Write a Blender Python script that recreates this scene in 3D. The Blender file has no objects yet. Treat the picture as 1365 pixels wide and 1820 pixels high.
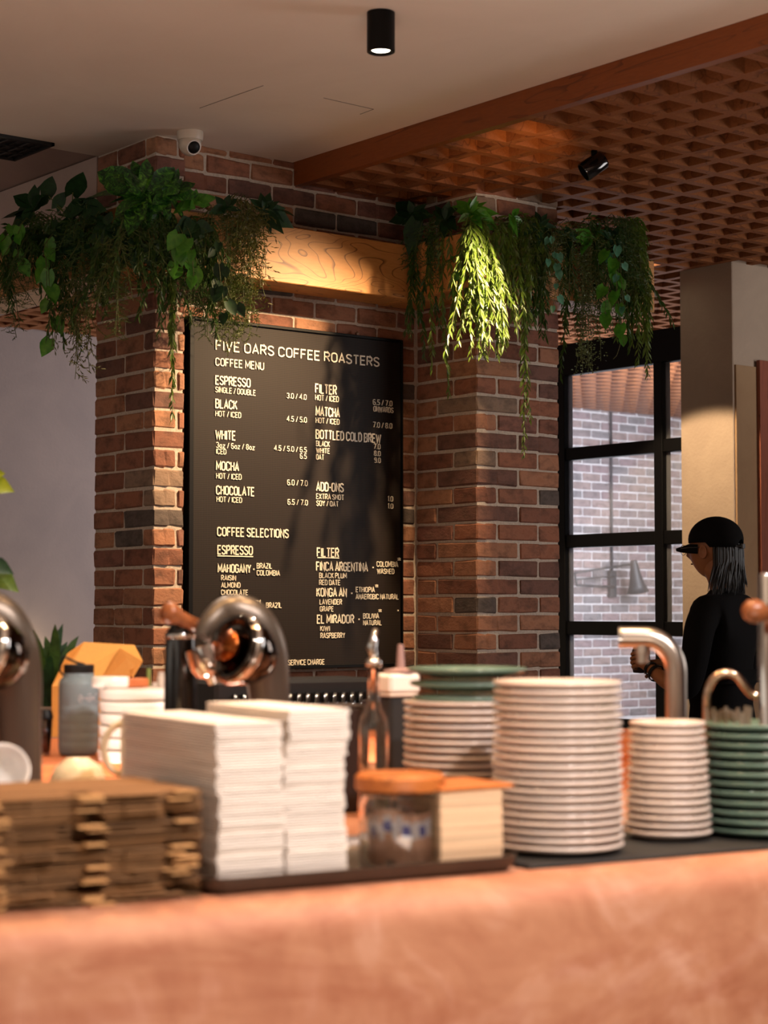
import bpy, bmesh, math, random
from mathutils import Vector, Matrix
random.seed(7)
R = math.radians
C = bpy.context.scene.collection
SC = bpy.context.scene

# ------------------------------------------------------------------ camera, world, lights, exposure
FPX = 3350.0
PITCH = math.atan(175.0 / FPX)
YAW = math.atan2(.7804, .6252)
CAM = Vector((0, 0, 1.35))
FWD = Vector((math.cos(YAW) * math.cos(PITCH), math.sin(YAW) * math.cos(PITCH), math.sin(PITCH)))
RGT = Vector((math.sin(YAW), -math.cos(YAW), 0))
UPV = RGT.cross(FWD)
cd = bpy.data.cameras.new('camera')
cam = bpy.data.objects.new('camera', cd)
C.objects.link(cam)
cam.location = CAM
cam.rotation_euler = (R(90) + PITCH, 0, YAW - R(90))
cd.sensor_fit = 'VERTICAL'
cd.sensor_height = 36
cd.lens = 36 * FPX / 1820
cd.clip_start = .05
cd.dof.use_dof = True
cd.dof.focus_distance = 7.8
cd.dof.aperture_fstop = 3.7
SC.camera = cam

w = bpy.data.worlds.new('world')
SC.world = w
w.use_nodes = True
bg = w.node_tree.nodes['Background']
bg.inputs[0].default_value = (1.0, .86, .72, 1)
bg.inputs[1].default_value = .95

SC.view_settings.view_transform = 'Standard'
SC.view_settings.look = 'None'
SC.view_settings.gamma = 1
SC.view_settings.use_curve_mapping = False
SC.view_settings.exposure = 0.0
SC.cycles.use_denoising = True
SC.cycles.max_bounces = 6
SC.cycles.sample_clamp_indirect = 4


def light(kind, name, loc, target, power, col, size=.1, spot=60, blend=.4, sy=None):
    d = bpy.data.lights.new(name, kind)
    o = bpy.data.objects.new(name, d)
    C.objects.link(o)
    o.location = loc
    d.energy = power
    d.color = col
    if kind == 'AREA':
        d.shape = 'RECTANGLE'
        d.size = size
        d.size_y = sy or size
    elif kind == 'SPOT':
        d.shadow_soft_size = size
        d.spot_size = R(spot)
        d.spot_blend = blend
    else:
        d.shadow_soft_size = size
    v = Vector(target) - Vector(loc)
    if v.length > 1e-6:
        o.rotation_euler = v.to_track_quat('-Z', 'Y').to_euler()
    return o


WARM = (1, .62, .30)
WARM2 = (1, .72, .45)
NEUT = (1, .88, .76)
COOL = (.86, .90, 1)
# track spot on the lattice: lights the oak beam, the menu board and the vines
light('SPOT', 'board_spot', (4.93, 5.01, 2.965), (3.95, 6.05, 1.45), 500, (1, .68, .38), .018, 82, 1.0)
light('SPOT', 'vine_spot', (4.98, 4.93, 2.98), (5.02, 5.55, 2.15), 6, (1, .84, .45), .02, 46, .9)
light('SPOT', 'lattice_glow_fill', (4.35, 4.45, 2.72), (4.80, 5.22, 3.12), 24, (1, .52, .18), .015, 34, .8)  # added lamp without a fixture, makes the amber glow on the lattice cells
# column spot
light('SPOT', 'column_spot', (6.0, 6.25, 3.02), (7.12, 6.3, .55), 230, (1, .74, .46), .03, 70, .12)
# over the counter
light('SPOT', 'counter_spot', (1.75, 2.75, 3.1), (1.8, 2.45, .9), 120, (1, .60, .26), .04, 80, .6)
light('SPOT', 'counter_spot', (2.7, 2.5, 3.1), (2.6, 2.4, .9), 120, (1, .62, .30), .04, 80, .6)
light('SPOT', 'counter_spot', (2.9, 3.7, 3.1), (2.9, 3.5, .9), 80, (1, .74, .48), .04, 80, .6)
light('SPOT', 'bar_spot', (2.3, 4.4, 3.1), (2.3, 4.2, 1), 125, (1, .84, .68), .04, 80, .6)
light('SPOT', 'front_spot', (2.9, .55, 3.0), (2.5, 2.45, 1.0), 225, (1, .90, .86), .05, 62, .7)
light('SPOT', 'front_spot', (1.9, .75, 3.0), (1.75, 2.55, 1.0), 225, (1, .90, .86), .05, 62, .7)
light('AREA', 'aisle_fill', (2.26, 3.34, .80), (2.26, 3.45, 3.1), 30, (1, .84, .70), 2.2, sy=.18).rotation_euler.z += 0  # added area lamp hidden in the aisle, only there to brighten the ceiling
light('AREA', 'floor_fill', (.6, -.2, .2), (.6, -.2, 3.1), 120, (1, .84, .70), 2.0, sy=2.0)  # added lamp out of view, stands in for bounced light on the ceiling
light('AREA', 'side_fill', (7.6, 2.4, 2.0), (5.6, 5.8, 1.6), 55, (1, .93, .90), 1.5)  # added fill out of view, no window modelled there; lifts the pier front
light('SPOT', 'concrete_fill', (7.6, 3.2, 2.9), (7.75, 6.2, 2.75), 70, (.95, .97, 1), .1, 36, .8)  # added lamp without a fixture, stands in for daylight on the upper concrete
# daylight beyond the glazed screen
light('AREA', 'far_room_daylight', (10.5, 8.2, 2.6), (9.6, 11.5, 1.5), 480, COOL, 2.5)
light('AREA', 'far_room_low_light', (8.6, 9.2, .6), (8.6, 9.6, 3), 110, COOL, 1.5)  # area lamp low in the far room, aimed upwards
light('AREA', 'back_room_daylight', (2.0, 9.0, 2.4), (4.6, 10.3, 1.8), 7, (1, .86, .80), 1.0)
light('POINT', 'wall_uplight', (5.40, 10.27, .98), (0, 0, 0), 9, (1, .85, .55), .03)


def ray(px, py):
    return (FWD + RGT * ((px - 682.5) / FPX) + UPV * ((910 - py) / FPX))


def P(px, py, x=None, y=None, z=None, d=None):
    """world point seen at photo pixel (px,py) on a plane x=, y=, z= or at forward depth d"""
    r = ray(px, py)
    if x is not None:
        t = (x - CAM.x) / r.x
    elif y is not None:
        t = (y - CAM.y) / r.y
    elif z is not None:
        t = (z - CAM.z) / r.z
    else:
        t = d
    return CAM + r * t


# ------------------------------------------------------------------ helpers
def lin(h):
    h = h.lstrip('#')
    v = [int(h[i:i + 2], 16) / 255 for i in (0, 2, 4)]
    return tuple(c / 12.92 if c <= .04045 else ((c + .055) / 1.055) ** 2.4 for c in v) + (1,)


class MB:
    def __init__(s):
        s.v = []
        s.f = []

    def quad(s, a, b, c, d):
        i = len(s.v)
        s.v += [tuple(a), tuple(b), tuple(c), tuple(d)]
        s.f.append((i, i + 1, i + 2, i + 3))

    def tri(s, a, b, c):
        i = len(s.v)
        s.v += [tuple(a), tuple(b), tuple(c)]
        s.f.append((i, i + 1, i + 2))

    def box(s, x0, y0, z0, x1, y1, z1):
        i = len(s.v)
        s.v += [(x0, y0, z0), (x1, y0, z0), (x1, y1, z0), (x0, y1, z0), (x0, y0, z1), (x1, y0, z1), (x1, y1, z1), (x0, y1, z1)]
        s.f += [tuple(i + k for k in q) for q in ((0, 3, 2, 1), (4, 5, 6, 7), (0, 1, 5, 4), (1, 2, 6, 5), (2, 3, 7, 6), (3, 0, 4, 7))]

    def obox(s, c, ax, ay, az, hx, hy, hz):
        """oriented box, centre c, unit axes, half sizes"""
        c = Vector(c)
        i = len(s.v)
        for sz in (-1, 1):
            for sx, sy in ((-1, -1), (1, -1), (1, 1), (-1, 1)):
                s.v.append(tuple(c + ax * hx * sx + ay * hy * sy + az * hz * sz))
        s.f += [tuple(i + k for k in q) for q in ((0, 3, 2, 1), (4, 5, 6, 7), (0, 1, 5, 4), (1, 2, 6, 5), (2, 3, 7, 6), (3, 0, 4, 7))]

    def bbox(s, x0, y0, z0, x1, y1, z1, b):
        """box with chamfered edges"""
        i0 = len(s.v)
        xs, ys, zs = (x0, x1), (y0, y1), (z0, z1)
        idx = {}
        for ix in (0, 1):
            for iy in (0, 1):
                for iz in (0, 1):
                    sx, sy, sz = 1 - 2 * ix, 1 - 2 * iy, 1 - 2 * iz
                    p = (xs[ix], ys[iy], zs[iz])
                    for ax in range(3):
                        q = [p[0] + sx * b, p[1] + sy * b, p[2] + sz * b]
                        q[ax] = p[ax]
                        idx[(ix, iy, iz, ax)] = len(s.v)
                        s.v.append(tuple(q))
        for ax in range(3):
            o1, o2 = [(1, 2), (2, 0), (0, 1)][ax]
            for side in (0, 1):
                q = []
                for a, b_ in ((0, 0), (1, 0), (1, 1), (0, 1)):
                    c = [0, 0, 0]
                    c[ax] = side
                    c[o1] = a
                    c[o2] = b_
                    q.append(idx[(c[0], c[1], c[2], ax)])
                s.f.append(tuple(q if side else q[::-1]))
        for ax in range(3):
            o1, o2 = [(1, 2), (2, 0), (0, 1)][ax]
            for a in (0, 1):
                for b_ in (0, 1):
                    c0 = [0, 0, 0]
                    c0[o1] = a
                    c0[o2] = b_
                    c1 = list(c0)
                    c1[ax] = 1
                    s.f.append((idx[tuple(c0) + (o1,)], idx[tuple(c1) + (o1,)], idx[tuple(c1) + (o2,)], idx[tuple(c0) + (o2,)]))
        for ix in (0, 1):
            for iy in (0, 1):
                for iz in (0, 1):
                    s.f.append((idx[(ix, iy, iz, 0)], idx[(ix, iy, iz, 1)], idx[(ix, iy, iz, 2)]))

    def lathe(s, prof, n=32, c=(0, 0, 0), M=None, cap=True):
        """prof = [(r,z)...]"""
        i = len(s.v)
        c = Vector(c)
        for r, z in prof:
            for k in range(n):
                a = 2 * math.pi * k / n
                p = Vector((r * math.cos(a), r * math.sin(a), z))
                if M:
                    p = M @ p
                s.v.append(tuple(p + c))
        m = len(prof)
        for j in range(m - 1):
            for k in range(n):
                k2 = (k + 1) % n
                s.f.append((i + j * n + k, i + j * n + k2, i + (j + 1) * n + k2, i + (j + 1) * n + k))
        if cap:
            if prof[0][0] > 1e-5:
                s.f.append(tuple(i + k for k in range(n))[::-1])
            if prof[-1][0] > 1e-5:
                s.f.append(tuple(i + (m - 1) * n + k for k in range(n)))

    def tube(s, pts, rad, n=8, sy=1.0, up=None, cap=True):
        pts = [Vector(p) for p in pts]
        m = len(pts)
        i = len(s.v)
        rads = rad if isinstance(rad, (list, tuple)) else [rad] * m
        prev = None
        for j, p in enumerate(pts):
            t = (pts[min(j + 1, m - 1)] - pts[max(j - 1, 0)]).normalized()
            if prev is None:
                ref = Vector(up) if up else (Vector((0, 0, 1)) if abs(t.z) < .9 else Vector((1, 0, 0)))
                nx = t.cross(ref).normalized()
            else:
                nx = (prev - t * prev.dot(t)).normalized()
            prev = nx
            ny = t.cross(nx)
            for k in range(n):
                a = 2 * math.pi * k / n
                s.v.append(tuple(p + nx * (math.cos(a) * rads[j]) + ny * (math.sin(a) * rads[j] * sy)))
        for j in range(m - 1):
            for k in range(n):
                k2 = (k + 1) % n
                s.f.append((i + j * n + k, i + j * n + k2, i + (j + 1) * n + k2, i + (j + 1) * n + k))
        if cap:
            s.f.append(tuple(i + k for k in range(n))[::-1])
            s.f.append(tuple(i + (m - 1) * n + k for k in range(n)))

    def prism(s, poly, z0, z1, M=None):
        """poly [(x,y)] ccw extruded z0..z1"""
        i = len(s.v)
        n = len(poly)
        for z in (z0, z1):
            for x, y in poly:
                p = Vector((x, y, z))
                if M:
                    p = M @ p
                s.v.append(tuple(p))
        s.f.append(tuple(i + k for k in range(n))[::-1])
        s.f.append(tuple(i + n + k for k in range(n)))
        for k in range(n):
            k2 = (k + 1) % n
            s.f.append((i + k, i + k2, i + n + k2, i + n + k))

    def build(s, name, mat, parent=None, smooth=False, off=None, kind=None, label=None, sub=0, mods=None):
        me = bpy.data.meshes.new(name)
        vs = s.v
        if off is not None:
            ox, oy, oz = off
            vs = [(a - ox, b - oy, c - oz) for a, b, c in vs]
        me.from_pydata(vs, [], s.f)
        me.update()
        if smooth:
            me.polygons.foreach_set('use_smooth', [True] * len(me.polygons))
        if mat:
            me.materials.append(mat)
        o = bpy.data.objects.new(name, me)
        C.objects.link(o)
        if parent:
            o.parent = parent
        if kind:
            o['kind'] = kind
        if label:
            o['label'] = label
        if smooth == 'auto':
            md = o.modifiers.new('edge', 'EDGE_SPLIT')
            md.split_angle = R(40)
        if sub:
            md = o.modifiers.new('sub', 'SUBSURF')
            md.levels = sub
            md.render_levels = sub
        return o


def thing(name, label, cat, loc=(0, 0, 0), rz=0, group=None):
    o = bpy.data.objects.new(name, None)
    C.objects.link(o)
    o.location = loc
    o.rotation_euler = (0, 0, rz)
    o.empty_display_size = .05
    return tag(o, label, cat, group)


def tag(o, label, cat, group=None, kind=None):
    o['label'] = label
    o['category'] = cat
    if group:
        o['group'] = group
    if kind:
        o['kind'] = kind
    return o


def dup(src, label=None, loc=None, rz=None, group=None):
    r = src.copy()
    C.objects.link(r)
    if loc is not None:
        r.location = loc
    if rz is not None:
        r.rotation_euler = (0, 0, rz)
    if label:
        r['label'] = label
    if group:
        r['group'] = group
    for ch in list(src.children):
        c = ch.copy()
        C.objects.link(c)
        c.parent = r
        for g in list(ch.children):
            e = g.copy()
            C.objects.link(e)
            e.parent = c
    return r


def ordinal(n):
    return ['zeroth', 'first', 'second', 'third', 'fourth', 'fifth', 'sixth', 'seventh', 'eighth', 'ninth', 'tenth', 'eleventh', 'twelfth',
            'thirteenth', 'fourteenth', 'fifteenth', 'sixteenth', 'seventeenth', 'eighteenth', 'nineteenth', 'twentieth', 'twenty-first',
            'twenty-second', 'twenty-third', 'twenty-fourth', 'twenty-fifth', 'twenty-sixth', 'twenty-seventh', 'twenty-eighth', 'twenty-ninth',
            'thirtieth', 'thirty-first', 'thirty-second', 'thirty-third', 'thirty-fourth', 'thirty-fifth', 'thirty-sixth', 'thirty-seventh',
            'thirty-eighth', 'thirty-ninth', 'fortieth', 'forty-first', 'forty-second', 'forty-third', 'forty-fourth', 'forty-fifth',
            'forty-sixth', 'forty-seventh', 'forty-eighth', 'forty-ninth', 'fiftieth', 'fifty-first', 'fifty-second'][n]


# ------------------------------------------------------------------ materials
class NT:
    def __init__(s, name):
        s.m = bpy.data.materials.new(name)
        s.m.use_nodes = True
        s.t = s.m.node_tree
        s.b = s.t.nodes['Principled BSDF']
        s.out = s.t.nodes['Material Output']

    def n(s, typ, **kw):
        nd = s.t.nodes.new(typ)
        for k, v in kw.items():
            if k.startswith('i_'):
                key = k[2:]
                nd.inputs[int(key) if key.isdigit() else key.replace('_', ' ')].default_value = v
            else:
                setattr(nd, k, v)
        return nd

    def l(s, a, ao, b, bi):
        s.t.links.new(a.outputs[ao], b.inputs[bi])

    def coord(s, scale=(1, 1, 1), kind='Object', rot=(0, 0, 0)):
        tc = s.n('ShaderNodeTexCoord')
        mp = s.n('ShaderNodeMapping')
        mp.inputs['Scale'].default_value = scale
        mp.inputs['Rotation'].default_value = rot
        s.l(tc, kind, mp, 0)
        return mp

    def noise(s, src, scale=5, detail=4, rough=.55, dist=0):
        nd = s.n('ShaderNodeTexNoise')
        nd.inputs['Scale'].default_value = scale
        nd.inputs['Detail'].default_value = detail
        nd.inputs['Roughness'].default_value = rough
        nd.inputs['Distortion'].default_value = dist
        if src:
            s.l(src, 0, nd, 'Vector')
        return nd

    def ramp(s, src, out, stops, interp='LINEAR'):
        r = s.n('ShaderNodeValToRGB')
        r.color_ramp.interpolation = interp
        e = r.color_ramp.elements
        while len(e) < len(stops):
            e.new(.5)
        for k, (p, c) in enumerate(stops):
            e[k].position = p
            e[k].color = lin(c) if isinstance(c, str) else c
        if src:
            s.l(src, out, r, 0)
        return r

    def mix(s, fac, a, b, mode='MIX', f=.5):
        m = s.n('ShaderNodeMix', data_type='RGBA', blend_type=mode)
        m.inputs[0].default_value = f
        if fac:
            s.t.links.new(fac, m.inputs[0])
        for src, ix in ((a, 6), (b, 7)):
            if isinstance(src, (tuple, list)):
                m.inputs[ix].default_value = src
            elif isinstance(src, str):
                m.inputs[ix].default_value = lin(src)
            else:
                s.t.links.new(src, m.inputs[ix])
        return m.outputs[2]

    def col(s, sock):
        s.t.links.new(sock, s.b.inputs['Base Color'])

    def bump(s, src, out, strength=.3, dist=.01):
        b = s.n('ShaderNodeBump')
        b.inputs['Strength'].default_value = strength
        b.inputs['Distance'].default_value = dist
        s.l(src, out, b, 'Height')
        s.l(b, 0, s.b, 'Normal')
        return b

    def set(s, **kw):
        for k, v in kw.items():
            s.b.inputs[k.replace('_', ' ')].default_value = v
        return s


def plain(name, c, rough=.5, metal=0, var=0, bump=0, bscale=40, spec=.5, rnd=0, **kw):
    m = NT(name)
    m.set(Roughness=rough, Metallic=metal)
    m.b.inputs['Specular IOR Level'].default_value = spec
    base = lin(c) if isinstance(c, str) else c
    m.b.inputs['Base Color'].default_value = base
    sock = None
    if var or bump:
        co = m.coord()
        nz = m.noise(co, bscale, 5)
    if var:
        r = m.ramp(nz, 0, [(.25, tuple(x * (1 - var) for x in base[:3]) + (1,)), (.75, tuple(min(1, x * (1 + var)) for x in base[:3]) + (1,))])
        sock = r.outputs[0]
    if rnd:
        oi = m.n('ShaderNodeObjectInfo')
        r2 = m.ramp(oi, 'Random', [(0, (1 - rnd,) * 3 + (1,)), (1, (1 + rnd * .3,) * 3 + (1,))])
        sock = m.mix(None, sock if sock else base, r2.outputs[0], 'MULTIPLY', 1)
    if sock:
        m.col(sock)
    if bump:
        m.bump(nz, 0, bump, .004)
    for k, v in kw.items():
        m.b.inputs[k.replace('_', ' ')].default_value = v
    return m.m


def brick_mat(name, stops, sat=1):
    m = NT(name)
    m.set(Roughness=.88)
    oi = m.n('ShaderNodeObjectInfo')
    r = m.ramp(oi, 'Random', stops, 'CONSTANT')
    co = m.coord((1, 1, 1.6), 'Object')
    # offset the pattern per brick
    addv = m.n('ShaderNodeVectorMath', operation='ADD')
    m.l(co, 0, addv, 0)
    m.l(oi, 'Location', addv, 1)
    nz = m.noise(addv, 14, 6, .65)
    nz2 = m.noise(addv, 70, 4, .6)
    r1 = m.ramp(nz, 0, [(.3, '#8a8a8a'), (.55, '#ffffff'), (.8, '#d8c4b0')])
    c1 = m.mix(None, r.outputs[0], r1.outputs[0], 'MULTIPLY', .75)
    r2 = m.ramp(nz2, 0, [(.66, (0, 0, 0, 1)), (.78, (1, 1, 1, 1))])
    c2 = m.mix(r2.outputs[0], c1, '#a08878')
    m.col(c1)
    m.b.inputs['Roughness'].default_value = .85
    b = m.bump(nz2, 0, .6, .004)
    m.t.nodes.remove(r2)
    return m.m


BRICK_STOPS = [(0, '#8e5e48'), (.13, '#9a6a50'), (.27, '#80523f'), (.4, '#a67658'), (.52, '#714e42'), (.60, '#925e46'), (.74, '#a27054'), (.86, '#8a7260'), (.91, '#5c504a'), (.95, '#84584a')]
M = {}
M['brick'] = brick_mat('brick_clay', BRICK_STOPS)
M['far_brick'] = brick_mat('brick_far', [(0, '#93807c'), (.25, '#8b787a'), (.45, '#9c8884'), (.65, '#857878'), (.85, '#7c7678')])
M['mortar'] = plain('mortar', '#b8aa9c', .95, var=.2, bump=.8, bscale=90)
M['far_mortar'] = plain('mortar_far', '#c8c4c4', .95, var=.08)


def plaster(name, a, b, scale=2.2, bump=.25):
    m = NT(name)
    m.set(Roughness=.85)
    co = m.coord((1, 1, 1), 'Object')
    nz = m.noise(co, scale, 7, .6, 1.2)
    nz2 = m.noise(co, 60, 4)
    r = m.ramp(nz, 0, [(.3, a), (.7, b)])
    m.col(r.outputs[0])
    m.bump(nz2, 0, bump, .004)
    return m.m


M['ceiling'] = plaster('ceiling_plaster', '#e2d6c8', '#eadfd2', 1.2, .1)
M['wall_grey'] = plaster('grey_plaster', '#a8928a', '#b49e94', 2)
M['wall_back'] = plaster('back_plaster', '#8a7870', '#968278', 2)
M['wall_beige'] = plaster('beige_plaster', '#86684a', '#927454', 3, .5)
M['column'] = plaster('column_plaster', '#94806e', '#a08c78', 3, .5)
M['concrete'] = plaster('light_concrete', '#c0c4c8', '#ccd0d4', 3, .8)
M['floor'] = plaster('floor_screed', '#6a6460', '#7a746e', 1)
M['kraft'] = plain('kraft_card', '#8a623c', .9, rnd=.5, var=.12, bscale=60)
M['kraft_tab'] = plain('kraft_tab', '#c89660', .85, rnd=.35)
M['kraft_bright'] = plain('kraft_box', '#d99a45', .7, var=.05, bscale=120)


def wood(name, a, b, line, scale=(1.2, 12, 12), lines=9, lw=.1, rough=.5, dist=.6, spec=.4, off=0):
    m = NT(name)
    m.set(Roughness=rough)
    m.b.inputs['Specular IOR Level'].default_value = spec
    co = m.coord(scale)
    nz = m.noise(co, 1.0, 2, .5, dist)
    mul = m.n('ShaderNodeMath', operation='MULTIPLY', i_1=float(lines))
    m.l(nz, 0, mul, 0)
    fr = m.n('ShaderNodeMath', operation='FRACT')
    m.l(mul, 0, fr, 0)
    r = m.ramp(fr, 0, [(0, (1, 1, 1, 1)), (lw, (0, 0, 0, 1)), (1, (0, 0, 0, 1))])
    fine = m.noise(m.coord(tuple(s * 9 for s in scale)), 2, 3)
    base = m.ramp(fine, 0, [(.3, a), (.7, b)])
    c = m.mix(r.outputs[0], base.outputs[0], line)
    m.col(c)
    m.bump(fine, 0, .06, .002)
    return m.m


M['oak'] = wood('oak_beam', '#b47c42', '#c0884c', '#5a3418', (1.1, 6, 6), 26, .14)
M['slat'] = wood('lattice_timber', '#7c4a2a', '#885432', '#5e3620', (6, 6, 8), 4, .12, .7, spec=.12)
M['beam'] = wood('red_timber', '#743a14', '#7e4219', '#5a2a10', (12, 1.2, 12), 5, .1, .45)
M['dark_soffit'] = plain('dark_soffit', '#4a2a1c', .8)
M['redwood'] = wood('red_wood_panel', '#7a4230', '#864a36', '#5e3024', (8, 8, 1), 6, .15)
M['barwood'] = wood('bar_wood', '#a8582c', '#b8683a', '#7a3818', (3, 14, 14), 6, .1)
M['walnut'] = wood('handle_wood', '#7a4526', '#8a5230', '#4a2410', (20, 20, 20), 4, .2, .3)
M['lidwood'] = wood('lid_wood', '#b0622a', '#c07034', '#7a3e18', (6, 20, 20), 4, .15, .45)
M['black'] = plain('matt_black', '#0d0c0c', .5, spec=.25)
M['blackm'] = plain('black_steel', '#070606', .5, 0, spec=.15)
M['rubber'] = plain('black_rubber', '#1c1917', .7)
M['blackgloss'] = plain('gloss_black', '#0e0d0d', .12, spec=.8)
M['chrome'] = plain('chrome', '#d8d4d0', .07, 1)
M['steel'] = plain('brushed_steel', '#c4b8ac', .28, 1)
M['darkchrome'] = plain('dark_chrome', '#4a423c', .08, 1)
M['machine_grey'] = plain('machine_grey', '#62584f', .36, .7)
M['traymetal'] = plain('tray_metal', '#54483f', .38, .7)
M['white_cer'] = plain('white_ceramic', '#e4e0dc', .22)
M['plate'] = plain('stoneware_pale', '#d8c5b7', .2, rnd=.08)
M['green_cer'] = plain('stoneware_green', '#62796b', .2, rnd=.12)
M['napkin'] = plain('napkin_paper', '#ecdfd3', .9, rnd=.07)
M['cup_cream'] = plain('cream_ceramic', '#d8c8a8', .3)
M['coaster'] = plain('coaster_card', '#e0bb95', .8, rnd=.2)
M['camwhite'] = plain('camera_plastic', '#c8beb0', .4)
M['grille'] = plain('grille_black', '#0c0b0c', .6)
M['lampgrey'] = plain('lamp_grey', '#303134', .5)
M['letter'] = plain('letter_white', '#e6dcc8', .5)
M['sugar'] = plain('sugar_paper', '#c89a80', .6, var=.15, bscale=30)
M['bluep'] = plain('packet_blue', '#5a5a98', .6)
M['packw'] = plain('packet_white', '#e0d8dc', .6)
M['wire'] = plain('wire', '#2a2624', .4, .5)
M['skin'] = plain('skin', '#8c5834', .55)
M['shirt'] = plain('black_cloth', '#0b0a0b', .9, spec=.1)
M['hair'] = plain('dark_grey_hair', '#0f1012', .55, var=.5, bscale=60)
M['strap'] = plain('strap_grey', '#3a3836', .5)
M['bagdark'] = plain('bag_dark_brown', '#2a1812', .6)
M['olive'] = plain('olive_stick', '#6a7a3a', .5)
M['potwhite'] = plain('pot_white', '#cfc8bc', .5)


def glassm(name, col, rough=.03, ior=1.45, trans=1):
    m = NT(name)
    m.set(Roughness=rough, IOR=ior)
    m.b.inputs['Transmission Weight'].default_value = trans
    m.b.inputs['Base Color'].default_value = lin(col)
    return m.m


M['glass'] = glassm('clear_glass', '#f4f2ee')
M['bottleglass'] = glassm('grey_bottle', '#a8bac2', .25, 1.2, .55)
M['petcup'] = glassm('clear_plastic', '#e8dcd8', .1, 1.3)


def leafm(name, a, b, tr=.25, rough=.4, scale=30, rnd=.0):
    m = NT(name)
    m.set(Roughness=rough)
    co = m.coord()
    nz = m.noise(co, scale, 4, .6, 1)
    r = m.ramp(nz, 0, [(.35, a), (.65, b)])
    m.col(r.outputs[0])
    t = m.n('ShaderNodeBsdfTranslucent')
    m.l(r, 0, t, 0)
    mx = m.n('ShaderNodeMixShader')
    mx.inputs[0].default_value = tr
    m.l(m.b, 0, mx, 1)
    m.l(t, 0, mx, 2)
    m.l(mx, 0, m.out, 0)
    return m.m


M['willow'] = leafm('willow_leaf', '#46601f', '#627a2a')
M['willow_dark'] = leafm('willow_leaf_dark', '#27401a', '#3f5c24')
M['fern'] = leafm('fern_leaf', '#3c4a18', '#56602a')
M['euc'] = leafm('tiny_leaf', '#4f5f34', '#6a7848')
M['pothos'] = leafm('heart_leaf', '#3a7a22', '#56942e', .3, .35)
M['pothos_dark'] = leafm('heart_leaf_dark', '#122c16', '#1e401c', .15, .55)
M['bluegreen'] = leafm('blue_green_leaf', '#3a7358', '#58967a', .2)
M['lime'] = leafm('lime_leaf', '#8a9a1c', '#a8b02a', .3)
M['stem'] = plain('plant_stem', '#4a5222', .7)
M['drygrass'] = leafm('olive_twig', '#4a4a1c', '#626026')


def marbled():
    m = NT('marbled_leaf')
    m.set(Roughness=.38)
    co = m.coord((1, 1, 1))
    nz = m.noise(co, 26, 5, .7, 2.5)
    r = m.ramp(nz, 0, [(.42, '#0f2812'), (.54, '#255618'), (.68, '#5a9028')])
    m.col(r.outputs[0])
    return m.m


M['marbled'] = marbled()
for k_ in ('pothos_dark', 'willow_dark', 'fern', 'marbled'):
    M[k_].node_tree.nodes['Principled BSDF'].inputs['Specular IOR Level'].default_value = .3


# ------------------------------------------------------------------ the setting
def struct(name, mb, mat, **kw):
    o = mb.build(name, mat, **kw)
    o['kind'] = 'structure'
    return o


def sbox(name, mat, *a):
    m = MB()
    m.box(*a)
    return struct(name, m, mat)


CZ = 3.163      # plaster ceiling
LZ = 3.07       # underside of the lattice
X1, YF, YW = 3.763, 6.09, 6.125     # corner of the brick block, pilaster front, board wall
X2, YP, X3 = 5.08, 5.737, 5.547     # brick pier by the window
sbox('floor', M['floor'], -5, -3, -.1, 14, 12, 0)
sbox('ceiling', M['ceiling'], -5, -3, CZ, 4.435, 6.53, CZ + .12)
sbox('ceiling_2', M['wall_grey'], -5, 6.53, CZ + .006, 4.435, 12, CZ + .12)
sbox('ceiling_3', M['dark_soffit'], 4.435, -3, CZ + .03, 14, 12, CZ + .12)
# plaster bulkhead that runs on from the brick block, and the walls behind
bulk_z = P(80, 512, x=X1)[2]
sbox('trim_1', M['wall_grey'], X1, 6.535, bulk_z, X1 + .2, 11.4, CZ)
sbox('wall_back_room', M['wall_back'], -5, 10.35, 0, 6.9, 10.5, CZ + .02)
sbox('wall_outer', M['wall_grey'], -5.1, -3, 0, -5, 12, .9)
sbox('wall_front', M['wall_grey'], -5, -3.1, 0, 14, -3, CZ)
for k_ in range(6):
    sbox('trim_%d' % (4 + k_), M['blackm'], -5.08, -3 + k_ * 2.95, .9, -5.0, -2.9 + k_ * 2.95, CZ)

# brick block: mortar core and every brick its own piece
_brick_cache = {}


def brick_mesh(lx, ly, lz, var, mat):
    key = (round(lx, 3), round(ly, 3), round(lz, 3), var, mat.name)
    if key in _brick_cache:
        return _brick_cache[key]
    rnd = random.Random(hash((round(lx * 1000), round(ly * 1000), var)))
    bm = bmesh.new()
    bmesh.ops.create_cube(bm, size=1)
    for v in bm.verts:
        v.co = Vector((v.co.x * lx, v.co.y * ly, v.co.z * lz))
    es = [e for e in bm.edges if abs((e.verts[0].co - e.verts[1].co).z) < 1e-6]
    if min(lx, ly) > .06 and var % 2 == 0:
        bmesh.ops.subdivide_edges(bm, edges=[e for e in es if abs(abs(e.verts[0].co.x - e.verts[1].co.x) - lx) < 1e-6], cuts=1)
    bmesh.ops.bevel(bm, geom=list(bm.edges), offset=.006, segments=1, affect='EDGES')
    for v in bm.verts:
        v.co += Vector((rnd.uniform(-1, 1), rnd.uniform(-1, 1), rnd.uniform(-1, 1))) * .0027
    me = bpy.data.meshes.new('brick')
    bm.to_mesh(me)
    bm.free()
    me.materials.append(mat)
    _brick_cache[key] = me
    return me


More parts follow.
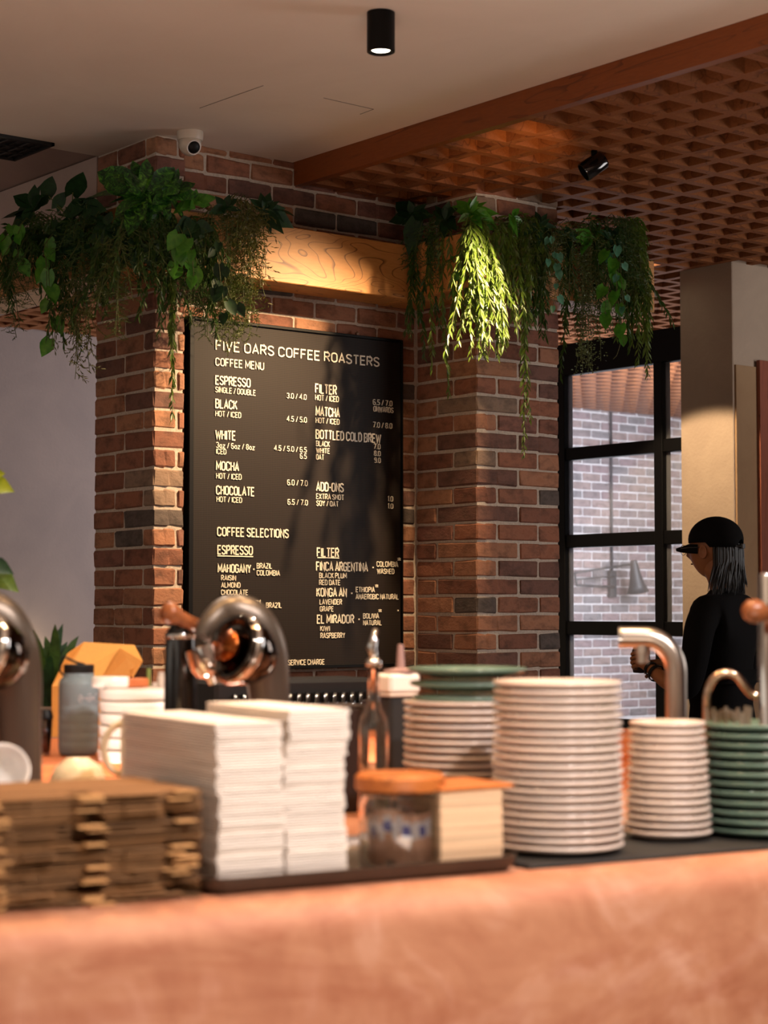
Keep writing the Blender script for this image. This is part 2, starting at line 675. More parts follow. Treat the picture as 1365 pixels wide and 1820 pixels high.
def put_brick(parent, x0, y0, z0, x1, y1, z1, mat=None, rnd=random):
    me = brick_mesh(x1 - x0, y1 - y0, z1 - z0, rnd.randrange(5), mat or M['brick'])
    o = bpy.data.objects.new('brick', me)
    C.objects.link(o)
    o.location = ((x0 + x1) / 2 + rnd.uniform(-.001, .001), (y0 + y1) / 2 + rnd.uniform(-.0015, .0015), (z0 + z1) / 2)
    o.rotation_euler = (0, rnd.uniform(-.006, .006), rnd.uniform(-.003, .003))
    o.parent = parent
    return o


def joined_bricks(parent, boxes, mat):
    m_ = MB()
    for b_ in boxes:
        m_.bbox(*b_, .006)
    o = m_.build('brick_courses', mat, parent)
    o['kind'] = 'stuff'


J = .010
CH = .075


def courses(z_from, z_to, phase):
    k = math.ceil((z_from - phase) / CH)
    out = []
    while phase + k * CH + J / 2 < z_to - .015:
        z0 = phase + k * CH + J / 2
        z1 = min(phase + (k + 1) * CH - J / 2, z_to)
        if z1 - z0 > .012:
            out.append((k, z0, z1))
        k += 1
    return out


PR = .006   # how far bricks stand proud of the mortar
# left pilaster (corner of the block)
mb = MB()
mb.box(X1 + PR, YF + PR, 0, 3.90 - PR, 6.53, CZ)
pil = struct('wall_pilaster', mb, M['mortar'])
for k, z0, z1 in courses(.9, CZ, 1.9636 - 12 * CH):
    if k % 2:
        put_brick(pil, X1, YF, z0, 3.862, YF + .075, z1)
        put_brick(pil, 3.872, YF, z0, 3.90, YF + .15, z1)
        put_brick(pil, X1, YF + .085, z0, X1 + .08, YF + .285, z1)
        put_brick(pil, X1, YF + .295, z0, X1 + .08, 6.535, z1)
    else:
        put_brick(pil, X1, YF, z0, 3.90, YF + .215, z1)
        put_brick(pil, X1, YF + .225, z0, X1 + .08, 6.535, z1)
low = []
for k, z0, z1 in courses(0.02, .99, 1.9636 - 12 * CH):
    if k >= math.ceil((.9 - (1.9636 - 12 * CH)) / CH):
        continue
    if k % 2:
        low += [(X1, YF, z0, 3.862, YF + .075, z1), (3.872, YF, z0, 3.90, YF + .15, z1), (X1, YF + .085, z0, X1 + .08, YF + .285, z1), (X1, YF + .295, z0, X1 + .08, 6.535, z1)]
    else:
        low += [(X1, YF, z0, 3.90, YF + .215, z1), (X1, YF + .225, z0, X1 + .08, 6.535, z1)]
joined_bricks(pil, low, M['brick'])
# wall behind the menu board
mb = MB()
mb.box(3.90, YW + PR, 0, X2 + .05, 6.53, CZ)
bw = struct('wall_menu', mb, M['mortar'])
for k, z0, z1 in courses(.9, CZ, 1.034):
    x = 3.905 - (.1075 if k % 2 else 0)
    while x < X2 - .01:
        a, b = max(x + J / 2, 3.905), min(x + .215 - J / 2, X2 - .004)
        if b - a > .015:
            put_brick(bw, a, YW, z0, b, YW + .07, z1)
        x += .215
low = []
for k, z0, z1 in courses(0.02, .99, 1.034):
    if k >= math.ceil((.9 - 1.034) / CH):
        continue
    x = 3.905 - (.1075 if k % 2 else 0)
    while x < X2 - .01:
        a, b = max(x + J / 2, 3.905), min(x + .215 - J / 2, X2 - .004)
        if b - a > .015:
            low.append((a, YW, z0, b, YW + .07, z1))
        x += .215
joined_bricks(bw, low, M['brick'])
# pier
mb = MB()
mb.box(X2 + PR, YP + PR, 0, X3 - PR, 6.53, CZ + .02)
pr = struct('wall_pier', mb, M['mortar'])
YE = YW - .004
for k, z0, z1 in courses(.9, CZ + .02, 1.034):
    if k % 2:     # two long ones on the front
        m_ = (X2 + X3) / 2
        put_brick(pr, X2, YP, z0, m_ - J / 2, YP + .25, z1)
        put_brick(pr, X2, YP + .26, z0, X2 + .07, YE, z1)
        put_brick(pr, m_ + J / 2, YP, z0, X3, YP + .10, z1)
    else:
        put_brick(pr, X2, YP, z0, X2 + .110, YP + .145, z1)
        put_brick(pr, X2, YP + .155, z0, X2 + .07, YE, z1)
        put_brick(pr, X2 + .120, YP, z0, X2 + .34, YP + .07, z1)
        put_brick(pr, X2 + .35, YP, z0, X3, YP + .10, z1)

low = []
m_ = (X2 + X3) / 2
for k, z0, z1 in courses(0.02, .99, 1.034):
    if k >= math.ceil((.9 - 1.034) / CH):
        continue
    if k % 2:
        low += [(X2, YP, z0, m_ - J / 2, YP + .25, z1), (X2, YP + .26, z0, X2 + .07, YE, z1), (m_ + J / 2, YP, z0, X3, YP + .10, z1)]
    else:
        low += [(X2, YP, z0, X2 + .110, YP + .145, z1), (X2, YP + .155, z0, X2 + .07, YE, z1), (X2 + .120, YP, z0, X2 + .34, YP + .07, z1), (X2 + .35, YP, z0, X3, YP + .10, z1)]
joined_bricks(pr, low, M['brick'])

# red timber fascia and the lattice
mb = MB()
mb.box(4.437, -3, LZ - .003, 4.475, YW - .004, CZ + .03)
struct('beam', mb, M['beam'])
lat = thing('lattice_ceiling', 'red-brown timber lattice ceiling of square cells beside the white plaster ceiling', 'ceiling', (6, 6, LZ))
PIT, TH, LH = .162, .042, .10
ys0 = 4.583 - 20 * PIT
xs0 = 4.475
_sl = {}


def slat(x0, y0, x1, y1, z0=LZ, z1=LZ + LH):
    L = round(max(x1 - x0, y1 - y0), 2)
    m = MB()
    m.box(x0 - 6, y0 - 6, z0 - LZ, x1 - 6, y1 - 6, z1 - LZ)
    m.build('slat', M['slat'], lat)


k = 0
y = ys0
while y < 11.45:
    segs = [(xs0, 13.5)]
    if y > YW - .02 and y < 6.56:
        segs = [(X3 + .01, 13.5)]
    elif y > YP - .03 and y < 6.56:
        segs = [(xs0, X2 - .01), (X3 + .01, 13.5)]
    for a, b in segs:
        if y > 6.2 and y < 6.55:
            b = 7.1
        slat(a, y, b, y + TH, LZ, LZ + LH - .001)
    y += PIT
x = xs0 + PIT
while x < 13.5:
    lo, hi = 2.0, 11.45
    if x < X2 - .01:
        segs = [(lo, YW - .005), (6.54, hi)]
    elif x < X3 + .01:
        segs = [(lo, YP - .005), (6.54, hi)]
    elif x > 7.1 and x < 8:
        segs = [(lo, 6.18), (6.52, hi)]
    else:
        segs = [(lo, hi)]
    for a, b in segs:
        slat(x, a, x + TH, b, LZ + .0007, LZ + LH)
    x += PIT

# plastered column beside the window, the recess wall and red wood panel
XC, YC0, YC1 = 7.12, 6.20, 6.50
YC0 = P(1305, 900, x=XC)[1]
YC1 = P(1211, 900, x=XC)[1]
mb = MB()
mb.bbox(XC, YC0, 0, XC + .45, YC1, CZ + .02, .004)
struct('column', mb, M['column'])
sbox('wall_right', M['concrete'], XC + .45, YC0 + .006, 0, 9.5, YC1 + .1, CZ + .02)
pz = P(1330, 650, y=YC0 - .02)[2]
mb = MB()
px0 = P(1307, 800, y=YC0 - .004)[0]
mb.box(XC + .01, YC0 - .012, 0, 9.2, YC0, pz)
struct('trim_2', mb, M['wall_beige'])
DD = .035
sp0 = P(1352, 800, y=YC0 - DD)
mb = MB()
mb.box(sp0[0], YC0 - DD, 0, sp0[0] + .9, YC0 - .014, P(1352, 640, y=YC0 - DD)[2])
struct('door_1', mb, M['redwood'])

# glazed black screen between column and pier: plane x = XC
WX = XC + .03
wroot = bpy.data.objects.new('window_1', None)
C.objects.link(wroot)
wroot['kind'] = 'structure'
YL = 8.0      # runs on behind the pier


def wy(px):
    return P(px, 900, x=WX)[1]


def wz(py, px=1010):
    return P(px, py, x=WX)[2]


ztr = [(wz(612), wz(668)), (wz(797), wz(819)), (wz(951), wz(974)), (wz(1104), wz(1128)), (wz(1272), wz(1290))]
fr = M['blackm']


def wbar(name, a, b, c, d, e, f):
    m = MB()
    m.bbox(a, b, c, d, e, f, .003)
    o = m.build(name, fr, wroot)
    return o


for i, (zt, zb) in enumerate(ztr):
    wbar('transom' if i else 'head_frame', WX - .02, YC1, zb, WX + .035, YL, zt)
ym0, ym1 = wy(1184), wy(1169)
ymid = [(wy(1010), wy(995)), (ym0, ym1), (YC1 - .0, YC1 + .012)]
ymid = [(wy(1010), wy(992)), (ym0, ym1)]
for a, b in ymid:
    wbar('mullion', WX - .028, a, 0, WX + .04, b, ztr[0][1] + .002)
wbar('bottom_panel', WX - .01, YC1, 0, WX + .02, YL, ztr[-1][1])


def pane_mat():
    m = NT('dusty_glass')
    m.set(Roughness=.05)
    co = m.coord((1, 2.2, .5))
    nz = m.noise(co, 6, 6, .7, .5)
    r = m.ramp(nz, 0, [(.35, (.09, .09, .09, 1)), (.7, (.22, .22, .22, 1))])
    tr = m.n('ShaderNodeBsdfTransparent')
    df = m.n('ShaderNodeBsdfTranslucent')
    df.inputs[0].default_value = (.9, .9, .95, 1)
    d2 = m.n('ShaderNodeBsdfDiffuse')
    d2.inputs[0].default_value = (.85, .85, .9, 1)
    mxd = m.n('ShaderNodeMixShader')
    mxd.inputs[0].default_value = .35
    m.l(df, 0, mxd, 1)
    m.l(d2, 0, mxd, 2)
    mx = m.n('ShaderNodeMixShader')
    m.l(r, 0, mx, 0)
    m.l(tr, 0, mx, 1)
    m.l(mxd, 0, mx, 2)
    gl = m.n('ShaderNodeBsdfGlossy')
    gl.inputs['Roughness'].default_value = .03
    mx2 = m.n('ShaderNodeMixShader')
    mx2.inputs[0].default_value = .04
    m.l(mx, 0, mx2, 1)
    m.l(gl, 0, mx2, 2)
    m.l(mx2, 0, m.out, 0)
    return m.m


PM = pane_mat()
cols = [(YC1, ym0), (ym1, ymid[0][0]), (ymid[0][1], YL)]
for i in range(4):
    for a, b in cols:
        m = MB()
        m.box(WX + .002, a, ztr[i + 1][0], WX + .008, b, ztr[i][1])
        m.build('pane', PM, wroot)

# far brick wall seen through the glass
FY = 11.5
mb = MB()
mb.box(6.9, FY + .01, 0, 14, FY + .25, CZ + .02)
fw = struct('wall_far', mb, M['far_mortar'])
frnd = random.Random(3)
fx0, fx1 = P(985, 900, y=FY)[0], P(1222, 900, y=FY)[0]
for k, z0, z1 in courses(P(1100, 1285, y=FY)[2], CZ - .08, 1.03):
    x = fx0 - (.11 if k % 2 else 0)
    while x < fx1:
        put_brick(fw, x + .007, FY, z0 + .002, x + .218, FY + .05, z1 - .002, M['far_brick'], frnd)
        x += .225
    xl = x
low = []
zf_ = P(1100, 1285, y=FY)[2]
for k, z0, z1 in courses(.02, CZ - .08, 1.03):
    x = fx0 - (.11 if k % 2 else 0)
    while x > 7.2:
        x -= .225
    while x < 13.6:
        inside = z0 > zf_ - .02 and x > fx0 - .12 and x < fx1
        if not inside:
            low.append((x + .007, FY, z0 + .002, x + .218, FY + .05, z1 - .002))
        x += .225
joined_bricks(fw, low, M['far_brick'])
sbox('wall_end', M['wall_grey'], 13.9, -3, 0, 14, 12, CZ)

# conduit and cone wall lamp on the far wall
cx = P(1084, 900, y=FY)[0]
zc1, zc0 = LZ - .0, P(1084, 1060, y=FY)[2]
con = MB()
con.tube([(cx, FY - .02, zc0), (cx, FY - .02, zc1)], .011, 8)
tag(con.build('conduit', M['lampgrey'], smooth=True), 'thin grey vertical conduit on the brick wall behind the dusty window', 'conduit')
lb = P(1084, 1035, y=FY)
wl = thing('wall_lamp', 'grey cone wall lamp on a swing arm seen through the dusty window', 'lamp', (lb[0], FY, lb[2]))
O = Vector((lb[0], FY, lb[2]))
m = MB()
m.bbox(-.035, -.05, -.13, .035, -.003, .10, .004)
m.build('mounting_plate', M['lampgrey'], wl)
m = MB()
a1 = P(1021, 1018, y=FY - .12) - O
a1b = P(1025, 1040, y=FY - .12) - O
m.tube([(0, -.05, -.04), (a1b[0] * .5, -.12, a1b[2] - .01), (a1b[0], -.12, a1b[2]), (a1[0], -.12, a1[2])], .012, 8)
a2 = P(1122, 1003, y=FY - .2) - O
m.tube([(a1[0], -.12, a1[2]), (a2[0], -.2, a2[2])], .010, 8)
m.tube([(0, -.05, .05), (a1b[0], -.12, a1b[2] + .05)], .009, 6)
m.build('swing_arm', M['lampgrey'], wl, smooth=True)
m = MB()
s0 = P(1126, 996, y=FY - .22) - O
s1 = P(1134, 1053, y=FY - .22) - O
ax = (s1 - s0)
Lc = ax.length
q = ax.to_track_quat('Z', 'Y').to_matrix().to_4x4()
m.lathe([(.026, 0), (.032, .02), (.045, Lc * .4), (.068, Lc * .75), (.098, Lc), (.092, Lc), (.06, Lc * .7), (.03, .03)], 28, s0, q, cap=False)
m.lathe([(.001, -.001), (.026, 0)], 28, s0, q, cap=False)
m.build('lamp_shade', M['lampgrey'], wl, smooth=True)

# recessed light in the lattice beyond the planter
g = P(1150, 455, z=LZ + .03)
m = MB()
em = bpy.data.materials.new('lamp_glow')
em.use_nodes = True
e_ = em.node_tree.nodes.new('ShaderNodeEmission')
e_.inputs[0].default_value = (1, .88, .68, 1)
e_.inputs[1].default_value = 9
em.node_tree.links.new(e_.outputs[0], em.node_tree.nodes['Material Output'].inputs[0])
gx = xs0 + PIT * math.floor((g[0] - xs0) / PIT)
gy = ys0 + PIT * math.floor((g[1] - ys0) / PIT)
m.box(gx + TH + .002, gy + TH + .002, LZ + .03, gx + PIT - .002, gy + PIT - .002, LZ + .06)
tag(m.build('panel_light', em), 'small glowing square light set into one lattice cell', 'ceiling light')

# slot grille in the ceiling
ga, gb = P(97, 254, z=CZ), P(40, 284, z=CZ)
gr = thing('ceiling_grille', 'black slotted air grille in the grey ceiling above the plants', 'vent', (3.0, ga[1], CZ))
m = MB()
gw = gb[1] - ga[1]
m.box(-.9, 0, -.012, ga[0] - 3.0, .012, .006)
m.box(-.9, gw - .012, -.012, ga[0] - 3.0, gw, .006)
m.box(ga[0] - 3.0 - .012, 0, -.012, ga[0] - 3.0, gw, .006)
m.build('frame', M['grille'], gr)
m = MB()
m.box(-.9, .012, -.002, ga[0] - 3.012, gw - .012, .004)
m.build('backing', M['grille'], gr)
for r_ in range(4):
    yy = .03 + r_ * (gw - .05) / 3
    m = MB()
    m.box(-.9, yy - .003, -.010, ga[0] - 3.02, yy + .003, -.004)
    m.build('slat', M['grille'], gr)
for i in range(14):
    m = MB()
    xx = ga[0] - 3.0 - .04 - i * .045
    m.box(xx - .008, .012, -.008, xx, gw - .012, -.004)
    m.build('slat', M['lampgrey'] if i % 2 else M['grille'], gr)

# downlight cylinder
dl = P(677, 22, z=CZ)
t = thing('surface_downlight', 'black cylindrical downlight glowing warm, fixed to the plaster ceiling', 'ceiling light', (dl[0], dl[1], CZ))
m = MB()
m.lathe([(.0425, -.002), (.0425, -.122), (.038, -.124), (.030, -.118), (.030, -.112)], 40, cap=False)
m.lathe([(.0, -.002), (.0425, -.002)], 40, cap=False)
m.build('housing', M['blackm'], t, smooth='auto')
m = MB()
m.lathe([(.0, -.116), (.028, -.1165)], 32, cap=False)
bulb = m.build('bulb', em, t)
light('SPOT', 'downlight_beam', (dl[0], dl[1], CZ - .13), (dl[0], dl[1], 0), 25, WARM2, .02, 100, .5)

# dome camera on the ceiling
dc = P(338, 234, z=CZ)
t = thing('security_camera', 'white dome security camera at the top of the brick wall', 'camera', (dc[0], dc[1], CZ))
m = MB()
m.lathe([(.0, -.001), (.050, -.001), (.050, -.022), (.047, -.034), (.043, -.036), (0, -.036)], 36, cap=False)
m.build('base', M['camwhite'], t, smooth='auto')
cc = Vector((0, 0, -.050))
m = MB()
m.lathe([(.043 * math.sin(R(a)), .043 * math.cos(R(a))) for a in range(0, 181, 12)], 32, cc, cap=False)
m.build('ball', M['camwhite'], t, smooth=True)
dl_ = ((CAM - Vector(dc)).normalized() * .8 + RGT * .35 - UPV * .25).normalized()
q = dl_.to_track_quat('Z', 'Y').to_matrix().to_4x4()
m = MB()
m.lathe([(.026, .033), (.0285, .036), (.0285, .041), (.025, .042), (.024, .040)], 30, cc, q, cap=False)
m.build('lens_ring', M['white_cer'], t, smooth=True)
m = MB()
m.lathe([(.0245, .038), (.020, .044), (.010, .047), (0, .048)], 26, cc, q, cap=False)
m.build('lens', M['black'], t, smooth=True)

# hairline joints of an access hatch in the ceiling
m = MB()
for a_, b_ in (((355, 192), (468, 152)), ((575, 174), (664, 194)), ((664, 194), (640, 203))):
    m.tube([P(*a_, z=CZ), P(*b_, z=CZ)], .0012, 4)
struct('trim_3', m, M['wire'])

# track spot hanging under the lattice
ts = P(1056, 268, z=LZ)
t = thing('track_spotlight', 'black adjustable spotlight hanging under the timber lattice', 'spotlight', (ts[0], ts[1], LZ))
q = (Vector((-.75, .5, -.62))).to_track_quat('Z', 'Y').to_matrix().to_4x4()
m = MB()
m.lathe([(0, -.045), (.030, -.045), (.036, -.038), (.038, .045), (.036, .05), (.031, .05), (.029, .03), (0, .028)], 36, (0, 0, -.055), q, cap=False)
m.build('head', M['blackgloss'], t, smooth='auto')
m = MB()
m.tube([(0, 0, 0.0), (.0, 0, -.03)], .012, 12)
m.tube([(.03, .03, 0), (.05, .04, -.02), (.035, .02, -.05)], .003, 6)
m.build('bracket', M['blackm'], t, smooth=True)

# ------------------------------------------------------------------ oak planter beam
BZ0, BZ1 = 2.62, 2.842
YB = 5.905
pl = thing('planter_beam', 'long oak planter box running round the brick wall and pier under the lattice', 'planter', (4.2, YB, BZ0))


def board(name, a, b, c, d, e, f, mat='oak'):
    m = MB()
    m.bbox(a, b, c, d, e, f, .003)
    return m.build(name, M[mat], pl, off=(4.2, YB, BZ0))


T = .02
XL = 3.545
YR = 5.515
XE = 5.90
board('front_board', XL, YB, BZ0, X2 - .22, YB + T, BZ1)
board('bottom_board', XL, YB + T, BZ0, X2 - .225, YF - .003, BZ0 + T)
board('side_board', XL, YB + T, BZ0, XL + T, 7.3, BZ1)
board('bottom_board', XL + T, YF - .003, BZ0, X1 - .004, 7.3, BZ0 + T)
board('side_board', X2 - .22, YR, BZ0, X2 - .20, YF + .02, BZ1)
board('bottom_board', X2 - .20, YR + T, BZ0, X2 - .004, YF + .02, BZ0 + T)
board('front_board', X2 - .20, YR, BZ0, XE, YR + T, BZ1)
board('bottom_board', X2 - .004, YR + T, BZ0, XE, YP - .004, BZ0 + T)
board('end_board', XE - T, YR + T, BZ0 + T, XE, YP + .0, BZ1)
board('back_board', X3 + .01, YP - .02, BZ0 + T, XE - T, YP, BZ1)

# ------------------------------------------------------------------ menu board
BY = 6.085
bl = P(337, 565, y=BY)
br = P(716, 600, y=BY)
bz1 = 2.482
bz0 = P(600, 1187, y=BY)[2]
bx0, bx1 = bl[0], br[0]
mbd = thing('menu_board', 'black perforated coffee menu board with white lettering on the brick wall', 'menu board', ((bx0 + bx1) / 2, BY, bz0))
off = ((bx0 + bx1) / 2, BY, bz0)


def panelmat():
    m = NT('perforated_board')
    m.set(Roughness=.6)
    m.b.inputs['Specular IOR Level'].default_value = .2
    tc = m.n('ShaderNodeTexCoord')
    sc = m.n('ShaderNodeVectorMath', operation='SCALE')
    sc.inputs['Scale'].default_value = 1 / .0072
    m.l(tc, 'Object', sc, 0)
    fr = m.n('ShaderNodeVectorMath', operation='FRACTION')
    m.l(sc, 0, fr, 0)
    sub = m.n('ShaderNodeVectorMath', operation='SUBTRACT')
    sub.inputs[1].default_value = (.5, .5, .5)
    m.l(fr, 0, sub, 0)
    mul = m.n('ShaderNodeVectorMath', operation='MULTIPLY')
    mul.inputs[1].default_value = (1, 0, 1)
    m.l(sub, 0, mul, 0)
    ln = m.n('ShaderNodeVectorMath', operation='LENGTH')
    m.l(mul, 0, ln, 0)
    r = m.ramp(ln, 'Value', [(.24, '#070505'), (.34, '#241c18')])
    m.col(r.outputs[0])
    return m.m


m = MB()
m.box(bx0 + .018, BY + .006, bz0 + .012, bx1 - .006, BY + .02, bz1 - .012)
m.build('panel', panelmat(), mbd, off=off)
for nm, a in (('frame_side', (bx0, BY - .004, bz0, bx0 + .02, YW - .002, bz1)), ('frame_side', (bx1 - .008, BY - .004, bz0, bx1, YW - .002, bz1)),
              ('frame_top', (bx0 + .02, BY - .004, bz1 - .012, bx1 - .008, YW - .002, bz1)), ('frame_bottom', (bx0 + .02, BY - .004, bz0, bx1 - .008, YW - .002, bz0 + .014))):
    m = MB()
    m.bbox(*a, .0015)
    m.build(nm, M['blackm'], mbd, off=off)
m = MB()
hk = P(639, 588, y=BY)
m.lathe([(0, .006), (.006, .004), (.007, 0)], 12, (hk[0], BY + .02, bz1 + .012), Matrix.Rotation(R(90), 4, 'X'))
m.box(hk[0] - .006, BY + .01, bz1 - .001, hk[0] + .006, BY + .024, bz1 + .012)
m.build('hook', M['chrome'], mbd, off=off)

# stroke lettering ---------------------------------------------------
def arc(cx, cy, rx, ry, a0, a1, n=6):
    return [(cx + rx * math.cos(R(a0 + (a1 - a0) * i / n)), cy + ry * math.sin(R(a0 + (a1 - a0) * i / n))) for i in range(n + 1)]


r_ = .24
G = {
    'A': [[(0, 0), (.25, 1), (.5, 0)], [(.09, .3), (.41, .3)]],
    'B': [[(0, .52), (.26, .52)] + arc(.26, .76, .2, .24, -90, 90, 5)[1:] + [(0, 1), (0, 0), (.26, 0)] + arc(.28, .26, .2, .26, -90, 90, 5) + [(.26, .52)]],
    'C': [arc(.24, .76, r_, .24, 0, 180, 6) + arc(.24, .24, r_, .24, 180, 360, 6)],
    'D': [[(0, 0), (0, 1), (.2, 1)] + arc(.2, .72, .26, .28, 90, 0, 4) + arc(.2, .28, .26, .28, 0, -90, 4) + [(0, 0)]],
    'E': [[(.42, 1), (0, 1), (0, 0), (.42, 0)], [(0, .52), (.36, .52)]],
    'F': [[(.42, 1), (0, 1), (0, 0)], [(0, .52), (.36, .52)]],
    'G': [arc(.24, .76, r_, .24, 0, 180, 6) + arc(.24, .24, r_, .24, 180, 360, 6) + [(.48, .48), (.28, .48)]],
    'H': [[(0, 0), (0, 1)], [(.46, 0), (.46, 1)], [(0, .52), (.46, .52)]],
    'I': [[(.02, 0), (.02, 1)]],
    'J': [[(.3, 1), (.3, .2)] + arc(.15, .2, .15, .2, 0, -180, 5)],
    'K': [[(0, 0), (0, 1)], [(.44, 1), (.02, .42)], [(.14, .58), (.46, 0)]],
    'L': [[(0, 1), (0, 0), (.4, 0)]],
    'M': [[(0, 0), (0, 1), (.3, .3), (.6, 1), (.6, 0)]],
    'N': [[(0, 0), (0, 1), (.46, 0), (.46, 1)]],
    'O': [arc(.24, .76, r_, .24, 0, 180, 6) + arc(.24, .24, r_, .24, 180, 360, 6) + [(.48, .76)]],
    'P': [[(0, 0), (0, 1), (.24, 1)] + arc(.24, .74, .22, .26, 90, -90, 6) + [(0, .48)]],
    'R': [[(0, 0), (0, 1), (.24, 1)] + arc(.24, .75, .22, .25, 90, -90, 6) + [(0, .5)], [(.22, .5), (.46, 0)]],
    'S': [arc(.23, .77, .23, .23, 10, 230, 7) + arc(.23, .24, .23, .24, 50, -170, 7)],
    'T': [[(0, 1), (.46, 1)], [(.23, 1), (.23, 0)]],
    'U': [[(0, 1), (0, .24)] + arc(.23, .24, .23, .24, 180, 360, 6) + [(.46, 1)]],
    'V': [[(0, 1), (.25, 0), (.5, 1)]],
    'W': [[(0, 1), (.18, 0), (.36, .8), (.54, 0), (.72, 1)]],
    'X': [[(0, 0), (.46, 1)], [(0, 1), (.46, 0)]],
    'Y': [[(0, 1), (.24, .48), (.48, 1)], [(.24, .48), (.24, 0)]],
    'Z': [[(0, 1), (.44, 1), (0, 0), (.44, 0)]],
    '0': [arc(.22, .76, .22, .24, 0, 180, 6) + arc(.22, .24, .22, .24, 180, 360, 6) + [(.44, .76)]],
    '1': [[(.0, .84), (.14, 1), (.14, 0)]],
    '2': [arc(.22, .76, .22, .24, 170, -20, 6) + [(0, 0), (.44, 0)]],
    '3': [arc(.2, .76, .22, .24, 160, -80, 6) + arc(.2, .26, .23, .26, 80, -160, 6)],
    '4': [[(.34, 0), (.34, 1), (0, .3), (.46, .3)]],
    '5': [[(.42, 1), (.04, 1), (.02, .56)] + arc(.2, .3, .22, .3, 120, -150, 7)],
    '6': [[(.4, .9)] + arc(.22, .76, .22, .24, 60, 180, 4) + arc(.22, .24, .22, .26, 180, 360, 6) + arc(.22, .30, .22, .24, 0, 180, 6)],
    '7': [[(0, 1), (.44, 1), (.14, 0)]],
    '8': [arc(.22, .76, .2, .24, -90, 270, 10), arc(.22, .26, .22, .26, 90, 450, 10)],
    '9': [[(.04, .1)] + arc(.22, .24, .22, .24, -120, 0, 4) + arc(.22, .74, .22, .26, 0, 360, 10)],
    '/': [[(0, -.02), (.3, 1.02)]],
    '.': [[(.03, 0), (.03, .11)]],
    '-': [[(0, .45), (.2, .45)]],
    '&': [[(.5, 0), (.1, .66)] + arc(.24, .8, .16, .2, 200, -20, 6) + [(.06, .4)] + arc(.22, .22, .2, .22, 150, 330, 6) + [(.5, .4)]],
    'o': [arc(.2, .32, .2, .32, 0, 360, 10)],
    'z': [[(0, .62), (.34, .62), (0, 0), (.36, 0)]],
    '*': [[(.0, .3), (.5, .7)], [(.0, .7), (.5, .3)], [(.25, .2), (.25, .85)]],
    '~': [[(.02, .42), (.02, .5)]],
    '|': [[(.02, .72), (.02, 1)]],
}


def text_w(s):
    x = 0
    for ch in s:
        if ch == ' ':
            x += .26
        else:
            x += max(p[0] for st in G[ch] for p in st) + .2
    return x - .2


def stroke(mb, pts, w, org, ux, uz, un, depth):
    """flat extruded stroke from 2D points"""
    n = len(pts)
    L, Rr = [], []
    for i, p in enumerate(pts):
        a = pts[max(i - 1, 0)]
        b = pts[min(i + 1, n - 1)]
        if i == 0:
            d1 = d2 = (b[0] - p[0], b[1] - p[1])
        elif i == n - 1:
            d1 = d2 = (p[0] - a[0], p[1] - a[1])
        else:
            d1 = (p[0] - a[0], p[1] - a[1])
            d2 = (b[0] - p[0], b[1] - p[1])
        l1 = math.hypot(*d1) or 1e-9
        l2 = math.hypot(*d2) or 1e-9
        d1 = (d1[0] / l1, d1[1] / l1)
        d2 = (d2[0] / l2, d2[1] / l2)
        t = (d1[0] + d2[0], d1[1] + d2[1])
        lt = math.hypot(*t) or 1e-9
        t = (t[0] / lt, t[1] / lt)
        c = max(.45, t[0] * d1[0] + t[1] * d1[1])
        nx, ny = -t[1] * w / 2 / c, t[0] * w / 2 / c
        ex = ey = 0
        L.append((p[0] + nx, p[1] + ny))
        Rr.append((p[0] - nx, p[1] - ny))

    def W(q, d):
        return tuple(org + ux * q[0] + uz * q[1] + un * d)
    for i in range(n - 1):
        j = len(mb.v)
        mb.v += [W(L[i], depth), W(Rr[i], depth), W(Rr[i + 1], depth), W(L[i + 1], depth), W(L[i], 0), W(Rr[i], 0), W(Rr[i + 1], 0), W(L[i + 1], 0)]
        mb.f += [tuple(j + k for k in q) for q in ((0, 1, 2, 3), (0, 4, 5, 1), (1, 5, 6, 2), (2, 6, 7, 3), (3, 7, 4, 0))]


